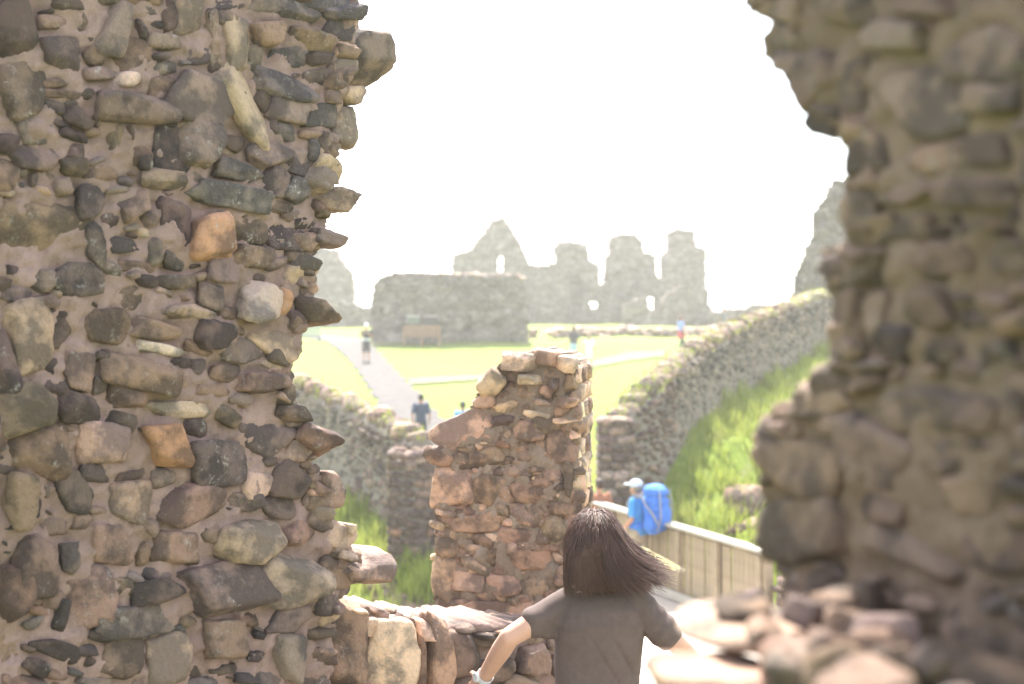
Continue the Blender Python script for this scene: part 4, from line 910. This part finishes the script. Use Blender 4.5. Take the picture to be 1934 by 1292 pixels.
for s in (-1, 1):
    bm = bmesh.new(); add_ell(bm, (s * .19, -.3, 1.08), (.045, .09, .13)); remeshed('side_pocket', bm, .012, 2, M_pk, pack)
    bm = bmesh.new(); add_tube(bm, [(s * .10, .11, 1.18), (s * .11, .12, 1.34), (s * .11, .03, 1.475), (s * .1, -.1, 1.46), (s * .1, -.16, 1.4)], [.022] * 5, 8); remeshed('shoulder_strap', bm, .01, 1, M_st, pack)
    bm = bmesh.new(); add_tube(bm, [(s * .195, -.16, 1.5), (s * .215, -.26, 1.36), (s * .21, -.36, 1.25), (s * .16, -.42, 1.1)], [.016] * 4, 8); remeshed('compression_strap', bm, .008, 1, M_st, pack)
    bm = bmesh.new(); add_tube(bm, [(s * .12, -.42, 1.58), (s * .13, -.445, 1.4), (s * .13, -.45, 1.15), (s * .11, -.38, .98)], [.013] * 4, 8); remeshed('buckle_strap', bm, .008, 1, M_st, pack)
bm = bmesh.new(); add_loft(bm, [(0, -.02, .98, .175, .15), (0, -.02, 1.06, .18, .155)]); remeshed('hip_belt', bm, .012, 2, M_pk, pack)
wr = hp + Matrix.Rotation(math.radians(50), 3, 'Z') @ Vector((.22, .14, .97))
M_pole = simple('yellow pole lacquer', (.62, .52, .24), .4)
for k, (off, lab) in enumerate(((0, 'upper of the two yellowish trekking poles sticking out behind the hiker'), (.035, 'lower of the two yellowish trekking poles sticking out behind the hiker'))):
    tip = at(1292 - k * 9, 1078 + k * 2, 20.5); st = at(1212 - k * 6, 1034 + k * 4, 21.5); d = (tip - st)
    pr2 = thing('trekking_pole', st, lab, 'trekking pole')
    bm = bmesh.new(); add_tube(bm, [(0, 0, 0), d * .45, d], [.017, .016, .012], 8); me = bpy.data.meshes.new('shaft'); bm.to_mesh(me); bm.free(); me.materials.append(M_pole); o = bpy.data.objects.new('shaft', me); col.objects.link(o); o.parent = pr2
    bm = bmesh.new(); add_tube(bm, [d * .93, d * 1.02], [.014, .011], 8); me = bpy.data.meshes.new('tip'); bm.to_mesh(me); bm.free(); me.materials.append(M_bpost); o = bpy.data.objects.new('tip', me); col.objects.link(o); o.parent = pr2
    bm = bmesh.new(); add_tube(bm, [d * -.06, d * .1], [.017, .015], 8); me = bpy.data.meshes.new('grip'); bm.to_mesh(me); bm.free(); me.materials.append(M_bpost); o = bpy.data.objects.new('grip', me); col.objects.link(o); o.parent = pr2

# ------ the woman running away in the foreground
YW = 4.9; PPM = F / YW; FLOOR = -2.3
def wp(px, py, dy=0.0):
    """picture position -> body point relative to her feet"""
    v = at(px, py, YW + dy); return v - Vector((GXo, YW, FLOOR))
GXo = (1130 - CXP) / F * YW
girl = thing('person', (GXo, YW, FLOOR), 'woman in brown T-shirt seen from behind with arms out and dark hair blowing', 'person')
H = wp(1124, 1038); neck = wp(1126, 1112)
shL, elL, wrL = wp(1064, 1141), wp(962, 1204, -.06), wp(912, 1283, .10)
shR, elR, wrR = wp(1204, 1140), wp(1276, 1214, -.02), wp(1325, 1262, .12)
bm = bmesh.new()
add_ell(bm, H, (.076, .093, .115)); add_ell(bm, H + Vector((0, .035, -.06)), (.052, .058, .058)); add_tube(bm, [H + Vector((0, .09, 0)), H + Vector((0, .112, -.025))], [.011, .015], 10)
for s in (-1, 1): add_ell(bm, H + Vector((s * .077, 0, -.01)), (.013, .02, .03))
add_tube(bm, [H + Vector((0, -.012, -.06)), neck + Vector((0, 0, -.02))], [.05, .055])
zN = neck.z; x0 = wp(1128, 1200).x
add_loft(bm, [(x0, 0, .82, .15, .11), (x0, 0, .98, .125, .09), (x0, 0, 1.1, .13, .09), (x0, 0, zN - .1, .145, .09), (x0, 0, zN - .04, .12, .08), (x0, 0, zN, .07, .06)])
for (a, e, w2, sg_) in ((shL, elL, wrL, -1), (shR, elR, wrR, 1)):
    add_tube(bm, [a, a.lerp(e, .5), e, e.lerp(w2, .3), w2], [.046, .041, .035, .036, .0245], 18)
    hand(bm, w2, (w2 - e), (-sg_ * .5, .8, -.2), .93, .5, 1 if sg_ > 0 else -1)
hz = .84
for s, kn, an in ((-1, (x0 - .08, .16, .46), (x0 - .08, .0, .15)), (1, (x0 + .08, .02, .46), (x0 + .08, .02, .085))):
    add_tube(bm, [(x0 + s * .085, 0, hz), kn, an], [.08, .052, .034], 18)
remeshed('body', bm, .0065, 4, M_skin, girl)
# T-shirt
M_tee = simple('brown cotton jersey', (.115, .083, .074), .9, .12, 30, .25, .002)
bm = bmesh.new()
xs = lambda px: wp(px, 1200).x
add_loft(bm, [(xs(1133), 0, .70, .165, .125), (xs(1130), 0, .86, .155, .118), (xs(1127), 0, 1.0, .143, .108), (xs(1128), 0, 1.1, .148, .108), (xs(1131), -.005, zN - .11, .155, .11), (xs(1132), -.005, zN - .06, .138, .10), (xs(1130), -.003, zN - .02, .10, .082), (xs(1126), 0, zN + .004, .068, .06)], p=2.35)
def sleeve(a, e, k, r0, r1):
    m_ = a.lerp(e, k); add_tube(bm, [a + (a - e).normalized() * .02, a.lerp(m_, .5), m_], [r0, (r0 + r1) / 2, r1], 20)
sleeve(shL + Vector((.0, 0, -.004)), elL, .52, .056, .052); sleeve(shR + Vector((0, 0, -.004)), elR, .74, .057, .051)
add_ell(bm, shL.lerp(elL, .42) + Vector((.012, 0, -.035)), (.05, .035, .03), (0, .6, 0))
def tfold(V):
    t = V[:, 0] * .75 + V[:, 2] * .66
    f = -.022 * (1 - np.abs(np.sin(t * 26 + 1.6 * np.sin(V[:, 0] * 14 + V[:, 2] * 5)))) ** 3 * np.clip((zN - .12 - V[:, 2]) * 5, 0, 1) * np.clip((.15 - np.abs(V[:, 0] - x0)) * 30, 0, 1) * (.5 + .5 * np.sin(V[:, 2] * 17 + V[:, 0] * 9))
    arm = np.clip((np.abs(V[:, 0] - x0) - .15) * 15, 0, 1)
    f += arm * .0025 * np.sin((V[:, 0] * np.sign(V[:, 0] - x0) * .55 - V[:, 2] * .8) * 110 + 2 * np.sin(V[:, 0] * 30))
    return f + wave(V, 26, .002) + wave(V, 12, .004)
remeshed('t_shirt', bm, .0055, 3, M_tee, girl, tfold)
# neckband
bm = bmesh.new()
R_ = 26; ring = [Vector((xs(1126) + .064 * math.cos(a), .053 * math.sin(a), zN + .002 + .012 * math.sin(a))) for a in [2 * math.pi * k / R_ for k in range(R_ + 1)]]
add_tube(bm, ring, [.0065] * (R_ + 1), 8); remeshed('neckband', bm, .004, 1, M_tee, girl)
# trousers, shoes
M_jean = cl('dark jeans', (.05, .06, .09))
bm = bmesh.new(); add_loft(bm, [(x0, 0, .76, .16, .12), (x0, 0, .86, .158, .115), (x0, 0, .97, .135, .1)])
for s, kn, an in ((-1, (x0 - .08, .16, .46), (x0 - .08, .0, .17)), (1, (x0 + .08, .02, .46), (x0 + .08, .02, .11))): add_tube(bm, [(x0 + s * .085, 0, hz), kn, an], [.092, .07, .055], 18)
remeshed('trousers', bm, .012, 4, M_jean, girl, lambda V: wave(V, 20, .004))
for s, (ax, ay, az_) in ((-1, (x0 - .08, .0, .13)), (1, (x0 + .08, .02, .085))):
    bm = bmesh.new(); add_ell(bm, (ax, ay + .05, az_ - .045), (.042, .12, .04)); add_ell(bm, (ax, ay - .01, az_ - .02), (.04, .05, .05)); remeshed('shoe', bm, .008, 2, simple('white trainer', (.6, .6, .58), .5), girl)
# wrist watch on the left wrist
M_wat = simple('white watch strap', (.62, .62, .64), .4, .05)
wt0 = thing('wrist_watch', (GXo, YW, FLOOR), 'white strapped wrist watch on the running woman\'s left wrist', 'watch')
dW = (wrL - elL).normalized(); e1 = dW.orthogonal().normalized(); e2 = dW.cross(e1); wc = elL.lerp(wrL, .93)
for (nm, wd_, rr) in (('strap', .011, .031),):
    bm = bmesh.new(); q = Vector((0, 0, 1)).rotation_difference(dW).to_matrix().to_4x4()
    bmesh.ops.create_cone(bm, cap_ends=False, segments=32, radius1=rr, radius2=rr - .001, depth=.02, matrix=Matrix.Translation(wc) @ q)
    bmesh.ops.solidify(bm, geom=bm.faces[:], thickness=.003); me = bpy.data.meshes.new(nm); bm.to_mesh(me); bm.free(); me.materials.append(M_wat); o = bpy.data.objects.new(nm, me); col.objects.link(o); o.parent = wt0
side = Vector((-.75, -.6, .2)); side = (side - dW * side.dot(dW)).normalized()
bm = bmesh.new(); q = Vector((0, 0, 1)).rotation_difference(side).to_matrix().to_4x4(); bmesh.ops.create_cone(bm, cap_ends=True, segments=32, radius1=.018, radius2=.016, depth=.01, matrix=Matrix.Translation(wc + side * .034) @ q)
me = bpy.data.meshes.new('watch_case'); bm.to_mesh(me); bm.free(); me.materials.append(simple('silver case', (.6, .6, .6), .25)); o = bpy.data.objects.new('watch_case', me); col.objects.link(o); o.parent = wt0
# hair: an under-shape and thousands of strands blown to the right
def hair_mat():
    m, n, b = nodes('dark brown hair'); geo = n.nodes.new('ShaderNodeNewGeometry')
    n.links.new(mixc(n, geo.outputs['Random Per Island'], (.055, .028, .021), (.15, .078, .058)), b.inputs['Base Color'])
    b.inputs['Roughness'].default_value = .55; b.inputs['Specular IOR Level'].default_value = .5; return m
M_hair = hair_mat()
bm = bmesh.new(); add_ell(bm, H + Vector((0, -.014, .018)), (.084, .1, .112)); add_ell(bm, H + Vector((.0, -.042, -.045)), (.093, .088, .09)); add_ell(bm, H + Vector((.045, -.03, -.06)), (.075, .07, .06))
add_ell(bm, H + Vector((.012, -.045, -.10)), (.085, .058, .05)); remeshed('hair_mass', bm, .006, 3, simple('matte brown hair', (.045, .022, .017), .95, .3, 80, .3, .002, .05), girl, lambda V: wave(V * np.array([1, 1, .25]), 90, .003))
hv = []; hf = []; off = 0
for k in range(6500):
    th = random.uniform(0, 2 * math.pi); ph = math.acos(random.uniform(-.15, 1))
    if math.sin(th) > .55 and ph > 1.0: continue
    d = Vector((math.sin(ph) * math.cos(th), math.sin(ph) * math.sin(th), math.cos(ph)))
    p0 = H + Vector((d.x * .088, d.y * .102 - .012, d.z * .116 + .018))
    right = max(0, d.x * .9 + .25); wind = (.12 + .88 * max(0, min(1, (d.x + .15) / .9))) * random.uniform(.55, 1.15)
    if random.random() < .06: wind *= 1.35
    L = random.uniform(.14, .2) * (1.0 + .25 * wind); L *= (1.05 if d.z > .2 else .8)
    flow = Vector((d.x, d.y, -.15)) - Vector((0, 0, 1)) * 1.1; flow.normalize()
    pts = [p0]; p_ = p0.copy(); v = Vector((d.x, d.y, -.35 * (1 - d.z) - .02)).normalized(); sh_ = random.uniform(1.0, 1.14); ns = 9
    c0_ = H + Vector((0, -.014, -.0)); clump = math.sin(th * 9 + ph * 5)
    for q in range(ns):
        t = (q + 1) / ns
        g_ = Vector((d.x * .15 * (1 - t), d.y * .15 * (1 - t) , -1.0))
        wv = Vector((1.35, -.22, .48 + .16 * clump)) * wind * (t ** 1.5) * 1.5
        kk = .38 if t < .5 else .3; v = (v * (1 - kk) + (g_ + wv) * kk).normalized(); p_ = p_ + v * L / ns
        # keep outside the skull
        r_ = p_ - c0_; e_ = math.sqrt((r_.x / .09) ** 2 + (r_.y / .104) ** 2 + ((r_.z - .014) / .118) ** 2)
        if e_ < sh_ and p_.z > H.z - .1: p_ = c0_ + r_ * (sh_ / e_)
        if e_ > 1.22 and wind < .45:
            p_.x = c0_.x + max(-.104, min(.11, r_.x)); p_.y = c0_.y + max(-.118, min(.12, r_.y))
        j = .0035 * t; p_ = p_ + Vector((random.gauss(0, j), random.gauss(0, j), random.gauss(0, j))); pts.append(p_.copy())
    w0_ = random.uniform(.0007, .0016)
    for q, pt in enumerate(pts):
        tt = (pts[min(q + 1, ns)] - pts[max(q - 1, 0)]).normalized(); a1 = tt.orthogonal().normalized() if q == 0 else (a1 - tt * a1.dot(tt)).normalized(); a2 = tt.cross(a1)
        ww = w0_ * (1 - .75 * (q / ns) ** 2)
        for aa in (0, 2.094, 4.189): hv.append((pt + (a1 * math.cos(aa) + a2 * math.sin(aa)) * ww)[:])
    for q in range(ns):
        b0 = off + q * 3
        for e_ in range(3): hf.append([b0 + e_, b0 + (e_ + 1) % 3, b0 + 3 + (e_ + 1) % 3, b0 + 3 + e_])
    off += (ns + 1) * 3
me = mesh_np('hair_strands', hv, hf); me.materials.append(M_hair); o = bpy.data.objects.new('hair_strands', me); col.objects.link(o); o.parent = girl; o['kind'] = 'stuff'

# ------------------------------------------------------------------ air
bm = bmesh.new(); bmesh.ops.create_cube(bm, size=1)
lo = Vector((-2600, -70, -13.0)); hi = Vector((2600, 3000, 12.0))
for v in bm.verts: v.co = Vector([(lo[i] + hi[i]) / 2 + v.co[i] * (hi[i] - lo[i]) for i in range(3)])
me = bpy.data.meshes.new('haze'); bm.to_mesh(me); bm.free()
hm = bpy.data.materials.new('haze air'); hm.use_nodes = True; n = hm.node_tree; n.nodes.clear()
out = n.nodes.new('ShaderNodeOutputMaterial'); pv = n.nodes.new('ShaderNodeVolumePrincipled'); pv.inputs['Color'].default_value = (1, .96, .94, 1); pv.inputs['Density'].default_value = .0012; pv.inputs['Anisotropy'].default_value = .55
n.links.new(pv.outputs[0], out.inputs['Volume']); me.materials.append(hm)
ho = bpy.data.objects.new('haze', me); col.objects.link(ho); ho['kind'] = 'stuff'
